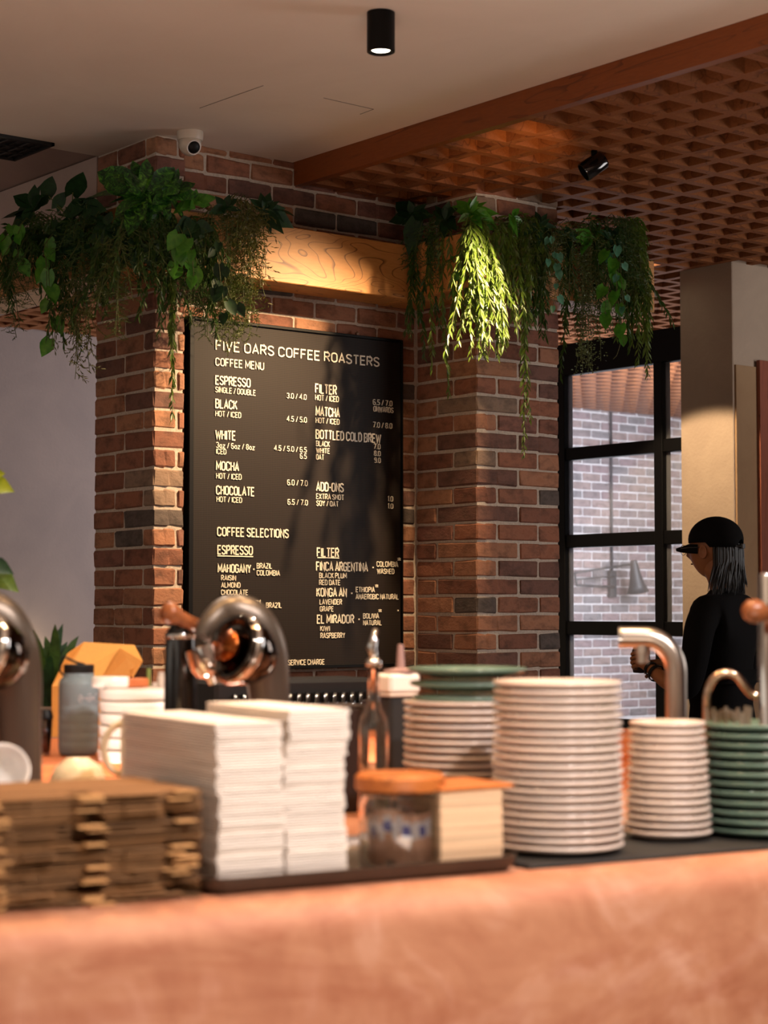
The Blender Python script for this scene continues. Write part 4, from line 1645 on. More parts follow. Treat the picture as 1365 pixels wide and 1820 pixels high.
# counter body, rounded front edge (runs past the frame on both sides)
def counter_mat():
    m = NT('terracotta_plaster')
    m.set(Roughness=.62)
    co = m.coord()
    nz = m.noise(co, 5, 7, .65, 1.5)
    nz2 = m.noise(m.coord((1, 1, 3)), 2.2, 5, .6, 2)
    r = m.ramp(nz, 0, [(.3, '#a66c4e'), (.5, '#b47c5c'), (.72, '#c6947a')])
    r2 = m.ramp(nz2, 0, [(.38, (.78, .62, .56, 1)), (.58, (1, 1, 1, 1))])
    m.col(m.mix(None, r.outputs[0], r2.outputs[0], 'MULTIPLY', .8))
    m.bump(nz, 0, .15, .01)
    return m.m


ctr = thing('service_counter', 'terracotta plaster service counter with rounded front edge', 'counter', tuple(EA), CANG)
m = MB()
prof = [(-.055, 0), (-.055, CT - .075)] + [(-.055 + .06 * (1 - math.cos(R(a))), CT - .06 + .06 * math.sin(R(a)) - .0) for a in range(0, 91, 10)]
prof[1] = (-.055, CT - .07)
prof += [(1.02, CT), (1.02, 0)]
n_ = len(prof)
for k, u in enumerate([-1.2 + .15 * j for j in range(26)]):
    m.v += [(u, a, b) for a, b in prof]
    if k:
        o = (k - 1) * n_
        for j in range(n_ - 1):
            m.f.append((o + j, o + j + 1, o + n_ + j + 1, o + n_ + j))
m.f.append(tuple(range(n_)))
m.f.append(tuple(25 * n_ + j for j in range(n_))[::-1])
m.build('body', counter_mat(), ctr, smooth='auto')

# back bar
bb = thing('back_bar', 'reddish wooden back bar carrying cups, bottle and takeaway box', 'counter', tuple(W(0, 1.25)), CANG)
BT = 1.03
m = MB()
m.bbox(-1.0, 0, BT - .04, 2.3, .75, BT, .004)
m.build('worktop', M['barwood'], bb)
m = MB()
m.box(-.98, .03, 0, 2.28, .73, BT - .04)
m.build('body', M['barwood'], bb)


def onbar(px, py):
    return P(px, py, z=BT)


# tray
TB = CT + .004
u0, u1 = U(380, .0), U(932, .0)
tr = thing('serving_tray', 'dark metal serving tray with raised rolled rim along the counter edge', 'tray', tuple(W(u0, .005, CT)), CANG)
tw, td, thh, rc = u1 - u0, .36, .026, .035


def rrect(w_, d_, r, inset=0, n=5):
    pts = []
    for cx_, cy_, a0 in ((w_ - r, r, -90), (w_ - r, d_ - r, 0), (r, d_ - r, 90), (r, r, 180)):
        for i in range(n + 1):
            a = R(a0 + 90 * i / n)
            pts.append((cx_ + (r - inset) * math.cos(a), cy_ + (r - inset) * math.sin(a)))
    return pts


m = MB()
rings = [(rrect(tw, td, rc, .012), .001), (rrect(tw, td, rc, 0), .012), (rrect(tw, td, rc, -.004), thh), (rrect(tw, td, rc, .000), thh + .001), (rrect(tw, td, rc, .004), .012), (rrect(tw, td, rc, .014), .004)]
k_ = len(rings[0][0])
for pts, z in rings:
    m.v += [(a, b, z) for a, b in pts]
for j in range(len(rings) - 1):
    for i in range(k_):
        i2 = (i + 1) % k_
        m.f.append((j * k_ + i, j * k_ + i2, (j + 1) * k_ + i2, (j + 1) * k_ + i))
m.f.append(tuple(range(k_))[::-1])
m.f.append(tuple(5 * k_ + i for i in range(k_)))
m.build('tray_body', M['traymetal'], tr, smooth='auto')
TZ = CT + .0052


# napkins -----------------------------------------------------------------
def napkin_mesh(seed, wd, dp, th):
    rn = random.Random(seed)
    m = MB()
    # folded napkin: three plies with soft rounded fold at the front and slight waviness
    nx, ny = 4, 5
    for ply in range(2):
        z0 = ply * th / 2
        i0 = len(m.v)
        jx, jy = rn.uniform(-.0015, .0015), rn.uniform(-.002, .002)
        for side in (0, 1):
            for a in range(nx + 1):
                for b in range(ny + 1):
                    x = wd * (a / nx - .5) * (1 - .006 * ply) + jx
                    y = dp * (b / ny - .5) + jy
                    e = min(a, nx - a, 1) * min(b, ny - b, 1)
                    z = z0 + (th * .46 if side else 0.0003) * (1 if e else .82) + (0 if side == 0 else rn.uniform(-.0004, .0004))
                    m.v.append((x, y, z))
        n1 = (nx + 1) * (ny + 1)
        for side in (0, 1):
            for a in range(nx):
                for b in range(ny):
                    q = i0 + side * n1 + a * (ny + 1) + b
                    f = (q, q + 1, q + ny + 2, q + ny + 1)
                    m.f.append(f if not side else f[::-1])
        per = [a * (ny + 1) for a in range(nx + 1)] + [nx * (ny + 1) + b for b in range(1, ny + 1)] + [a * (ny + 1) + ny for a in range(nx - 1, -1, -1)] + [b for b in range(ny - 1, 0, -1)]
        for k in range(len(per)):
            k2 = (k + 1) % len(per)
            m.f.append((i0 + per[k], i0 + per[k2], i0 + n1 + per[k2], i0 + n1 + per[k]))
    return m


v0 = .035
A0, A1 = U(386, v0), U(503, v0)
B0, B1 = U(507, v0 + .004), U(614, v0 + .004)
ztA = zat(1285, W(A0, v0))
ztB = zat(1262, W(B0, v0))
DPN = .285
for nm, x0_, x1_, zt in (('lower', A0, A1, ztA), ('taller', B0, B1, ztB)):
    DPN = .37 if nm == 'lower' else .30
    wd = x1_ - x0_
    H_ = zt - TZ
    n = 30 if nm == 'lower' else 33
    th = H_ / n
    rn = random.Random(5 if nm == 'lower' else 9)
    protos = []
    shift = 0
    for i in range(n):
        if i < 4:
            protos.append(napkin_mesh(i, wd, DPN, th).build('napkin', M['napkin'], smooth=False))
            o = protos[-1]
        else:
            o = protos[i % 4].copy()
            C.objects.link(o)
        if i % 7 == 3:
            shift = rn.uniform(-.004, .005)
        dx = shift + rn.uniform(-.001, .001)
        if nm == 'taller' and i > n - 7:
            dx += .004
        o.location = W((x0_ + x1_) / 2 + dx, v0 + DPN / 2 + rn.uniform(-.001, .001), TZ + i * th)
        o.rotation_euler = (0, 0, CANG + rn.uniform(-.008, .008))
        if i == n - 1:
            lb_ = 'top white paper napkin of the %s napkin pile' % nm
        elif i == 0:
            lb_ = 'bottom white paper napkin of the %s napkin pile' % nm
        else:
            lb_ = 'white paper napkin, %s from the tray in the %s napkin pile' % (ordinal(i + 1), nm)
        tag(o, lb_, 'napkin', 'white paper napkins in the %s pile' % nm)

# cardboard cup carriers --------------------------------------------------
cu1 = U(372, .02)
cu0 = U(-70, .02)
CW = cu1 - cu0
zc_top = zat(1400, W(cu1, .02))
NC = 48
cth = (zc_top - CT - .002) / NC


def carrier(seed, wd, dp, th):
    rn = random.Random(seed)
    # front edge with tabs and slots that differ from layer to layer
    poly = []
    n1, n2, n3 = wd * (.36 + .014 * seed), wd * (.55 - .004 * seed), wd * .86
    x = 0
    while x < wd - .03:
        ln = rn.uniform(.018, .075)
        dd = rn.choice([0, 0, .002, .004, -.004, -.008, .016, .024]) + rn.uniform(-.002, .002)
        if abs(x - n1) < .02 or abs(x - n2) < .018 or abs(x - n3) < .012:
            dd, ln = .06, .016
        poly += [(x, dd), (min(x + ln, wd), dd)]
        x += ln + .0005
    poly += [(wd, .003), (wd - .004, dp * .5), (wd - .014, dp * .52), (wd - .014, dp * .62), (wd, dp * .64), (wd, dp), (0, dp)]
    m = MB()
    m.prism(poly, .0002, th * .62)
    m.prism([(.02, .07), (wd - .03, .07), (wd - .03, dp - .02), (.02, dp - .02)], th * .62, th)
    return m


protos = [carrier(s, CW, .26, cth).build('cup_carrier', M['kraft']) for s in range(12)]
rn = random.Random(2)
th_ = cth
for i in range(NC):
    if i < 12:
        o = protos[i]
    else:
        o = protos[min(11, max(0, i // 4 + rn.choice([-1, 0, 0, 1])))].copy()
        C.objects.link(o)
    lean = -.008 if 8 < i < 14 else (-.003 if i < 8 else .0)
    o.location = W(cu0 + lean - .012 + rn.uniform(-.002, .002), .017 + rn.uniform(-.003, .003), CT + .001 + i * cth)
    o.rotation_euler = (0, 0, CANG + rn.uniform(-.005, .005))
    if i == NC - 1:
        lb_ = 'top brown cardboard cup carrier of the pile at the counter end'
    elif i == 0:
        lb_ = 'bottom brown cardboard cup carrier of the pile at the counter end'
    else:
        lb_ = 'brown slotted cardboard cup carrier, %s from the counter in its pile' % ordinal(i + 1)
    tag(o, lb_, 'cup carrier', 'piled cardboard cup carriers')
    for fx in (.50, .86, .10):
        if rn.random() < (.3 if fx > .4 else .45):
            m = MB()
            xx = CW * (fx + rn.uniform(-.02, .02) - .04 * (fx == .5) * (i / NC - .5))
            m.box(xx, -.012, th_ * .1, xx + rn.uniform(.028, .04), .01, th_ * .85)
            m.build('tab', M['kraft_tab'], o)

# glass jar with sugar sachets ---------------------------------------------
jr = .5 * (U(785, .1) - U(638, .1)) * .86
jv = .035 + jr
jc = W(U(711, jv), jv, TZ)
jh = zat(1404, jc) - TZ
jar = thing('sugar_jar', 'glass jar of blue-printed sugar sachets with a wooden lid', 'jar', tuple(jc), CANG)
m = MB()
m.lathe([(0, .001), (jr - .006, .001), (jr, .008), (jr, jh - .02), (jr - .006, jh - .008), (jr - .006, jh), (jr - .009, jh), (jr - .009, jh - .01), (jr - .003, jh - .022), (jr - .003, .009), (jr - .008, .004), (0, .004)], 48, cap=False)
m.build('glass_body', M['glass'], jar, smooth=True)
m = MB()
m.lathe([(0, jh + .001), (jr + .004, jh + .001), (jr + .006, jh + .006), (jr + .006, jh + .022), (jr + .001, jh + .027), (jr * .3, jh + .029), (0, jh + .029)], 48, cap=False)
m.build('lid', M['lidwood'], jar, smooth='auto')
rn = random.Random(12)
for i in range(13):
    a = i * 2.399 + .4
    rr = (jr - .018) * (.92 if i < 8 else .4)
    sx = .021
    c = Vector((rr * math.cos(a) * .8, rr * math.sin(a) * .8, .052))
    if i < 8:
        a = -math.pi / 2 + (i - 3.5) * .62
        c = Vector(((jr - .022) * math.cos(a), (jr - .022) * math.sin(a), .052 + rn.uniform(-.004, .012)))
    ax = Vector((-math.sin(a), math.cos(a), rn.uniform(-.15, .15))).normalized()
    az = Vector((rn.uniform(-.1, .1), rn.uniform(-.1, .1), 1)).normalized()
    ay = ax.cross(az).normalized()
    s = thing('sugar_sachet', 'sugar sachet with a blue badge, %s of those leaning inside the glass jar' % ordinal(i + 1), 'sachet', tuple(jc), CANG, 'sugar sachets inside the glass jar')
    m = MB()
    m.obox(c, ax, ay, az, sx, .0025, .040)
    m.build('sachet', M['sugar'], s)
    m = MB()
    m.obox(c + az * .016, ax, ay, az, sx + .0004, .0030, .013)
    m.build('print_band', M['packw'], s)
    m = MB()
    for sg in (-1, 1):
        mm = Matrix((ax, az, ay)).transposed().to_4x4()
        m.prism([(.011 * math.cos(t * .5236), .009 * math.sin(t * .5236)) for t in range(12)], .0034 * sg, .0037 * sg, Matrix.Translation(c + az * .014) @ mm)
    m.build('badge', M['bluep'], s)

# coasters ------------------------------------------------------------------
cv = .035
q0, q1 = U(783, cv), U(893, cv)
zq = zat(1408, W(q0, cv))
NQ = 26
qt = (zq - TZ) / NQ
m = MB()
wq = q1 - q0
m.bbox(0, 0, 0.0002, wq, wq, qt - .0002, .0006)
q_ = m.build('coaster', M['coaster'])
rn = random.Random(4)
for i in range(NQ):
    o = q_ if i == 0 else q_.copy()
    if i:
        C.objects.link(o)
    o.location = W(q0 + rn.uniform(-.001, .001), cv + rn.uniform(-.001, .001), TZ + i * qt)
    o.rotation_euler = (0, 0, CANG + rn.uniform(-.006, .006))
    tag(o, 'square pale card coaster, %s up in the pile beside the sugar jar' % ordinal(i + 1), 'coaster', 'square coasters beside the sugar jar')
m = MB()
m.bbox(-.004, -.004, 0, wq + .022, wq + .02, .007, .002)
o = m.build('cutting_board', M['lidwood'])
o.location = W(q0, cv, TZ + NQ * qt + .0005)
o.rotation_euler = (0, 0, CANG + .02)
tag(o, 'small thin orange-brown wooden board lying on the coasters', 'board')

# rubber mat and plates -------------------------------------------------------
m = MB()
mu0 = U(935, .02)
m.bbox(0, 0, 0, 1.1, .40, .007, .002)
o = m.build('bar_mat', M['rubber'])
o.location = W(mu0, .012, CT)
o.rotation_euler = (0, 0, CANG)
tag(o, 'black rubber mat under the piles of plates', 'mat')
PZ = CT + .0075


def plate_mesh(r, h, mat):
    """rimmed plate; h = stacking pitch"""
    m = MB()
    foot = r * .60
    m.lathe([(0, .0015), (foot - .004, .0015), (foot - .003, 0), (foot, 0), (foot + .003, .002), (r * .82, .006), (r - .003, .0105), (r, .0135), (r - .0006, .0168), (r - .003, .0178), (r - .007, .0165), (r * .82, .0115), (r * .62, .0060), (0, .0045)], 56, cap=False)
    return m.build('plate', mat, smooth=True)


def plate_pile(px, v, width_px, y_top, n, matn, lab, grp, z0=None, taper=0, name='plate', seedo=0, c=None):
    p = c or W(U(px, v), v)
    dd = depth(p)
    r = width_px / FPX * dd / 2
    z0 = PZ if z0 is None else z0
    zt = zat(y_top, p)
    pitch = (zt - z0 - .0178) / max(n - 1, 1)
    me = plate_mesh(r, pitch, M[matn])
    rn = random.Random(px + seedo)
    for i in range(n):
        o = me if i == 0 else me.copy()
        if i:
            C.objects.link(o)
        s = 1 - taper * i / n
        o.scale = (s, s, 1)
        o.location = (p.x + rn.uniform(-.0012, .0012), p.y + rn.uniform(-.0012, .0012), z0 + i * pitch)
        o.rotation_euler = (rn.uniform(-.003, .003), rn.uniform(-.003, .003), rn.uniform(0, 6))
        w_ = 'top' if i == n - 1 else ('bottom' if i == 0 else ordinal(n - i) + ' from top')
        tag(o, '%s, %s' % (lab, w_), 'plate', grp)
    return p, r, z0 + (n - 1) * pitch + .0178


plate_pile(991, .145, 240, 1209, 21, 'plate', 'pale pink plate in the tallest pile before the brick pier', 'plates in the tallest pale pile', taper=.03)
plate_pile(1187, .19, 158, 1281, 15, 'plate', 'pale saucer in the pile before the large steel tap', 'saucers in the shorter pale pile', taper=.14)
plate_pile(1352, .145, 212, 1283, 12, 'green_cer', 'dark green plate in the pile below the swan-neck spout', 'green plates below the swan-neck spout', taper=.01, seedo=3)
p1, r1, zt1 = plate_pile(822, .48, 214, 1244, 17, 'plate', 'pale plate in the shadowed pile behind coasters', 'plates in the pale pile behind the coasters', taper=.0)
plate_pile(831, .48, 200, 1186, 3, 'green_cer', 'green plate stacked on the pale plates behind the coasters', 'green plates on the rear pale pile', z0=zt1 - .009, taper=-.12, seedo=8, c=W(U(830, .48), .48))


# bottles and canister behind -------------------------------------------------
def stand(px, d, z=CT):
    p = P(px, 1400, d=d)
    return Vector((p.x, p.y, z))


p = stand(664, 3.55)
s = depth(p) / FPX
hB = zat(1275, p) - CT
ob = thing('syrup_bottle', 'clear glass bottle with a steel pourer between napkins and black canister', 'bottle', tuple(p))
rb = 27 * s
m = MB()
zn, zs = zat(1240, p) - CT, zat(1192, p) - CT
m.lathe([(0, .002), (rb * .9, .002), (rb, .01), (rb, hB - .02), (rb * .92, hB), (rb * .55, (hB + zn) / 2), (rb * .38, zn), (rb * .36, zs), (rb * .42, zs + .002), (rb * .42, zs + .01), (rb * .30, zs + .01), (rb * .3, zn), (rb * .5, (hB + zn) / 2 - .005), (rb * .86, hB - .006), (rb * .92, hB - .025), (rb * .92, .014), (0, .012)], 36, cap=False)
m.build('glass_body', M['glass'], ob, smooth=True)
m = MB()
m.lathe([(0, .015), (rb * .9, .015), (rb * .9, hB * .35), (0, hB * .35)], 30, cap=False)
m.build('liquid', plain('pale_syrup', '#b8a890', .2), ob, smooth=True)
m = MB()
m.lathe([(0, zs + .008), (rb * .5, zs + .008), (rb * .55, zs + .014), (rb * .5, zs + .022), (rb * .2, zs + .024), (0, zs + .026)], 24, cap=False)
e0, e1 = zat(1188, p) - CT, zat(1118, p) - CT
m.tube([(0, 0, e0 - .002), (0, 0, e0 + (e1 - e0) * .35), (-.004 * RGT.x, -.004 * RGT.y, e0 + (e1 - e0) * .5), (.004 * RGT.x, .004 * RGT.y, e1)], [.0075, .0075, .0095, .0055], 12)
m.build('pourer', M['chrome'], ob, smooth=True)

p = stand(704, 3.85)
s = depth(p) / FPX
can = thing('black_canister', 'tall black canister behind the glass bottle', 'canister', tuple(p), CANG)
hc = zat(1237, p) - CT
m = MB()
hw = 27 * s
m.bbox(-hw, -hw, 0, hw, hw, hc, .006)
m.build('body', M['rubber'], can)
m = MB()
m.bbox(-hw - .003, -hw - .003, hc, hw + .003, hw + .003, hc + .006, .002)
m.build('collar', M['plate'], can)
m = MB()
hz = zat(1197, p) - CT
m.bbox(-hw - .003, -hw - .003, hc + .0065, hw + .008, hw, hz, .006)
o = m.build('folded_cloth', M['napkin'])
o.location = p
o.rotation_euler = (0, 0, CANG)
tag(o, 'cream folded cloth block resting on the black canister', 'cloth')
m = MB()
z1_ = zat(1188, p) - CT
m.lathe([(0, hz + .0005), (hw * 1.1, hz + .0005), (hw * 1.15, hz + .006), (hw * .5, hz + .010), (.009, hz + .012), (.006, zat(1146, p) - CT), (0, zat(1145, p) - CT)], 24, (.012, 0, 0), cap=False)
o = m.build('funnel_lid', plain('dusty_pink_plastic', '#9a7a74', .5), smooth='auto')
o.location = p
tag(o, 'small dusty pink spout cap on the cream cloth block', 'cap')

# ------------------------------------------------------------------ large steel tap
p = stand(1203, 3.8)
s = depth(p) / FPX
tp = thing('steel_water_tap', 'large brushed steel tap with a bent spout before the person', 'tap', tuple(p))
zt_ = zat(1133, p) - CT
rT = 19 * s
Lh = 95 * s
dirv = (RGT * -1 + FWD * .12)
dirv.z = 0
dirv.normalize()
pts = [(0, 0, 0), (0, 0, zt_ - .07)]
for a in range(10, 91, 10):
    pts.append(tuple(dirv * (.055 * (1 - math.cos(R(a)))) + Vector((0, 0, zt_ - .07 + .06 * math.sin(R(a)) + .01 * (a / 90)))))
pts.append(tuple(dirv * Lh + Vector((0, 0, zt_ + .0))))
m = MB()
m.tube(pts, rT, 28)
m.build('spout', M['steel'], tp, smooth='auto')
m = MB()
m.tube([dirv * (Lh + .0005) + Vector((0, 0, zt_)), dirv * (Lh + .007) + Vector((0, 0, zt_))], rT * 1.03, 28)
m.build('end_cap', M['chrome'], tp, smooth='auto')
m = MB()
nzp = dirv * (Lh * .62)
m.lathe([(0, -.052), (.012, -.052), (.012, -.034), (.015, -.033), (.015, -.016), (0, -.016)], 20, (nzp.x, nzp.y, zt_), cap=False)
m.build('nozzle', M['steel'], tp, smooth='auto')
m = MB()
m.lathe([(0, 0), (rT * 1.5, 0), (rT * 1.5, .012), (rT * 1.1, .016), (0, .016)], 28, cap=False)
m.build('base_flange', M['steel'], tp, smooth='auto')

# swan-neck spout
D = 3.62
pz = stand(1256, D)
sw = thing('swan_neck_spout', 'thin curved copper-toned swan-neck spout above the green plates', 'tap', tuple(pz))
pl_ = [P(a, b, d=D) - pz for a, b in [(1256, 1400), (1256, 1300), (1256, 1245), (1260, 1222), (1272, 1203), (1290, 1196), (1308, 1201), (1322, 1218), (1334, 1232), (1348, 1237), (1366, 1232), (1384, 1222), (1400, 1216)]]
pl_[0] = Vector((0, 0, 0))
fine = []
for i in range(len(pl_) - 1):
    a, b = pl_[i], pl_[i + 1]
    p_, n2 = pl_[max(i - 1, 0)], pl_[min(i + 2, len(pl_) - 1)]
    for k in range(4):
        t = k / 4
        fine.append(.5 * ((2 * a) + (b - p_) * t + (2 * p_ - 5 * a + 4 * b - n2) * t * t + (3 * a - p_ - 3 * b + n2) * t ** 3))
fine.append(pl_[-1])
m = MB()
m.tube(fine, .0078, 14)
m.build('spout', plain('coppery_chrome', '#c8a890', .14, 1), sw, smooth=True)
m = MB()
m.lathe([(0, 0), (.02, 0), (.02, .008), (.009, .02), (.0, .02)], 20, cap=False)
m.build('base_flange', M['chrome'], sw, smooth='auto')

# glass straws in a holder
D = 3.55
hp = stand(1296, D)
ho = thing('straw_holder', 'clear tumbler holding glass straws behind the green plates', 'tumbler', tuple(hp))
m = MB()
hh = .11
m.lathe([(0, .001), (.040, .001), (.046, hh), (.0435, hh), (.038, .006), (0, .006)], 32, cap=False)
m.build('glass_body', M['glass'], ho, smooth=True)
rn = random.Random(21)
gs = plain('frosted_straw', '#8a7a6c', .2)
for i in range(12):
    fx = (i / 11 - .5)
    top = P(1254 + i * 7.2, 1262 + rn.uniform(-6, 4) - (10 if i == 10 else 0), d=D - rn.uniform(-.03, .03)) - hp
    b = Vector((top.x * .55, top.y * .55, .008))
    st = thing('drinking_straw', 'pale glass straw, %s along in the tumbler behind the green plates' % ordinal(i + 1), 'straw', tuple(hp), 0, 'glass straws in the tumbler')
    m = MB()
    m.tube([b, top], .0034, 10, cap=False)
    m.tube([b, top], .0026, 10, cap=False)
    m.build('tube', gs, st, smooth=True)

# steam tap with wooden knob at the counter end
D = 3.45
sp = stand(1364, D)
stp = thing('steam_tap', 'upright chrome steam tap with a turned wooden handle at the end of the counter', 'steam tap', tuple(sp))
zt_ = zat(1019, sp) - CT
m = MB()
m.lathe([(0, 0), (.025, 0), (.025, .01), (.0135, .012), (.0135, zt_ - .004), (.0115, zt_), (0, zt_)], 28, cap=False)
m.build('column', M['chrome'], stp, smooth='auto')
h0 = P(1340, 1086, d=D - .07) - sp
h1 = P(1440, 1106, d=D - .03) - sp
m = MB()
ax = h1 - h0
q = ax.to_track_quat('Z', 'Y').to_matrix().to_4x4()
L_ = ax.length
m.lathe([(0, -.021), (.010, -.020), (.018, -.013), (.022, -.001), (.021, .010), (.015, .022), (.0125, .04), (.014, L_ * .7), (.012, L_), (0, L_)], 28, h0, q, cap=False)
m.build('handle', M['walnut'], stp, smooth=True)
m = MB()
m.lathe([(0, L_), (.016, L_), (.016, L_ + .01), (0, L_ + .01)], 20, h0, q, cap=False)
m.tube([h0 + ax * 1.02, Vector((0, 0, (h0 + ax).z)), ], .006, 8)
m.build('collar', M['chrome'], stp, smooth='auto')


# ------------------------------------------------------------------ tap-style espresso heads
def espresso_head(label, ox, oy, D, sc_=1.0):
    """ox,oy: pixel of the arch's top; built in photo-facing plane at depth D with real thickness"""
    base = P(ox, 1400, d=D)
    base.z = CT
    t = thing('espresso_tap', label, 'espresso tap', tuple(base))

    def Q(dx, dy, dd=0):
        return P(ox + dx * sc_, oy + dy * sc_, d=D + dd) - base
    # arch: tapering swept body
    ctrl = [(66, 330, .03, 34), (64, 230, .03, 35), (60, 160, .03, 40), (48, 110, .02, 45), (28, 74, .01, 45), (2, 58, .0, 40), (-22, 60, -.01, 32), (-44, 78, -.03, 24), (-56, 96, -.04, 18)]
    pts, rads = [], []
    px_s = D / FPX * sc_
    for i in range(len(ctrl) - 1):
        a, b = ctrl[i], ctrl[i + 1]
        p_, n2 = ctrl[max(i - 1, 0)], ctrl[min(i + 2, len(ctrl) - 1)]
        for k in range(5):
            tt = k / 5
            v_ = [.5 * ((2 * a[j]) + (b[j] - p_[j]) * tt + (2 * p_[j] - 5 * a[j] + 4 * b[j] - n2[j]) * tt * tt + (3 * a[j] - p_[j] - 3 * b[j] + n2[j]) * tt ** 3) for j in range(4)]
            pts.append(Q(v_[0], v_[1], v_[2]))
            rads.append(v_[3] * px_s)
    pts.append(Q(*ctrl[-1][:3]))
    rads.append(ctrl[-1][3] * px_s)
    pts[0].z = .003
    m = MB()
    m.tube(pts, rads, 28, sy=.8, up=tuple(FWD))
    m.build('arched_body', M['machine_grey'], t, smooth='auto')
    # group head: fat chrome drum tilted forward
    hc_ = Q(6, 118, -.10)
    axis = (RGT * -.62 + UPV * .30 - FWD * .62).normalized()
    q = axis.to_track_quat('Z', 'Y').to_matrix().to_4x4()
    r_h = 60 * px_s
    m = MB()
    m.lathe([(0, -.075), (r_h * .62, -.072), (r_h * .85, -.05), (r_h * .98, -.02), (r_h, .0), (r_h * .98, .016), (r_h * .86, .02), (r_h * .80, .014), (r_h * .6, .008), (r_h * .3, .012), (0, .013)], 44, hc_, q, cap=False)
    m.build('group_head', M['darkchrome'], t, smooth=True)
    m = MB()
    m.lathe([(r_h * 1.0, -.008), (r_h * 1.06, -.004), (r_h * 1.06, .006), (r_h * 1.0, .010)], 44, hc_, q, cap=False)
    m.build('trim_ring', M['chrome'], t, smooth=True)
    m = MB()
    cup = hc_ + axis * .002
    m.lathe([(0, .012), (r_h * .38, .012), (r_h * .46, .02), (r_h * .44, .03), (0, .032)], 32, cup, q, cap=False)
    m.build('centre_cap', plain('copper_cap', '#8a4a22', .25, 1), t, smooth=True)
    # lower portafilter bowl and drip spout
    c2 = Q(-50, 130, -.09)
    m = MB()
    q2 = (UPV * -1 + RGT * .35).normalized().to_track_quat('Z', 'Y').to_matrix().to_4x4()
    m.lathe([(0, -.02), (.034, -.02), (.036, 0), (.036, .02), (.030, .034), (.014, .042), (.012, .056), (0, .056)], 32, c2, q2, cap=False)
    m.build('portafilter_bowl', M['chrome'], t, smooth='auto')
    m = MB()
    m.tube([Q(-20, 135, -.08), Q(5, 158, -.09), Q(28, 150, -.09), Q(40, 120, -.09), Q(42, 90, -.08)], [.008, .009, .009, .008, .006], 12)
    m.tube([Q(-44, 120, -.07), Q(-24, 165, -.08), Q(10, 176, -.08)], [.007, .007, .006], 12)
    m.build('curved_pipe', M['chrome'], t, smooth=True)
    # dark leg in front-left and the wooden handle
    m = MB()
    f0 = Q(-92, 200, .03)
    f0 = Vector((f0.x, f0.y, .003))
    m.tube([f0, Q(-94, 150, .03), Q(-94, 92, .03), Q(-86, 70, .03)], [.036, .033, .030, .022], 24)
    m.build('steam_column', M['blackgloss'], t, smooth='auto')
    m = MB()
    a0, a1_ = Q(-116, 52, -.02), Q(-62, 78, .02)
    ax_ = a1_ - a0
    q3 = ax_.to_track_quat('Z', 'Y').to_matrix().to_4x4()
    L = ax_.length
    m.lathe([(0, -.012), (.017, -.010), (.0225, .0), (.021, .012), (.015, .026), (.0135, L * .7), (.015, L), (0, L)], 28, a0, q3, cap=False)
    m.build('handle', M['walnut'], t, smooth=True)
    m = MB()
    m.lathe([(0, L), (.0175, L), (.0175, L + .01), (.012, L + .02), (0, L + .02)], 24, a0, q3, cap=False)
    m.tube([a1_, Q(-40, 88, -.03)], .009, 12)
    m.lathe([(.030, -.004), (.032, 0), (.030, .005)], 28, Q(-94, 95, .03), cap=False)
    m.build('collar', M['chrome'], t, smooth=True)
    return t


espresso_head('dark chrome arched espresso tap with wooden handle in front of the menu board', 415, 1036, 3.75)
espresso_head('dark chrome arched espresso tap at the counter end beside the leafy plant', -40, 1022, 3.45, 1.15)

# black equipment below the board
p = P(590, 1300, d=5.35)
gb = thing('black_grinder', 'low black ribbed grinder box under the menu board', 'coffee grinder', (p.x, p.y, BT), CANG)
s = 5.35 / FPX
m = MB()
hb = zat(1204, p) - BT
wB = 56 * s
m.bbox(-wB * 4.6, -.1, 0, wB * 1.15, .12, hb, .01)
m.build('body', M['rubber'], gb)
for i in range(17):
    m = MB()
    xx = -wB * 4.1 + i * wB * .31
    m.tube([(xx, -.115, .004), (xx + .01, -.115, hb * .72)], .011, 10)
    m.build('rib', M['blackgloss'], gb, smooth=True)
m = MB()
m.bbox(wB * .3, -.13, hb * .0 + .002, wB * 1.1, -.103, hb * .55, .004)
m.build('front_panel', M['bagdark'], gb)
# brown wooden box between napkins and bottle
p = stand(612, 3.95)
m = MB()
hb = zat(1257, p) - CT
m.bbox(-.05, -.03, 0, .035, .06, hb, .004)
m2 = thing('menu_holder', 'dark brown wooden block behind the taller napkin pile', 'block', tuple(p), CANG)
m.build('body', M['bagdark'], m2)
m = MB()
m.bbox(-.05, -.03, hb + .0003, .035, .06, hb + .006, .002)
m.build('lid', M['bagdark'], m2)

# ------------------------------------------------------------------ things on the back bar
# water bottle
bp = P(139, 1342, z=BT)
s = depth(bp) / FPX
wb = thing('water_bottle', 'translucent grey water bottle with a black screw cap and loop strap', 'bottle', tuple(bp))
rw = 35.5 * s
hw_ = zat(1207, bp) - BT
hn = zat(1196, bp) - BT
ht = zat(1181, bp) - BT
m = MB()
prf = [(0, .002), (rw * .88, .002), (rw * .97, .008), (rw, .02)]
for i in range(5):
    z = hw_ * (.18 + .12 * i)
    prf += [(rw, z - .003), (rw * .985, z), (rw, z + .003)]
prf += [(rw, hw_ - .012), (rw * .96, hw_ - .003), (rw * .78, hw_ + .006), (rw * .74, hn)]
m.lathe(prf, 44, cap=False)
m.lathe([(r_q * .96, z) for r_q, z in prf[1:]], 44, cap=False)
m.build('body', M['bottleglass'], wb, smooth=True)
m = MB()
m.lathe([(0, hn - .002), (rw * .74, hn - .002), (rw * .76, hn - .004), (rw * .76, hn - .012), (rw * .70, hn - .012)], 40, cap=False)
m.lathe([(0, hn), (rw * .74, hn), (rw * .76, hn + .002), (rw * .76, ht - .002), (rw * .72, ht), (0, ht)], 40, cap=False)
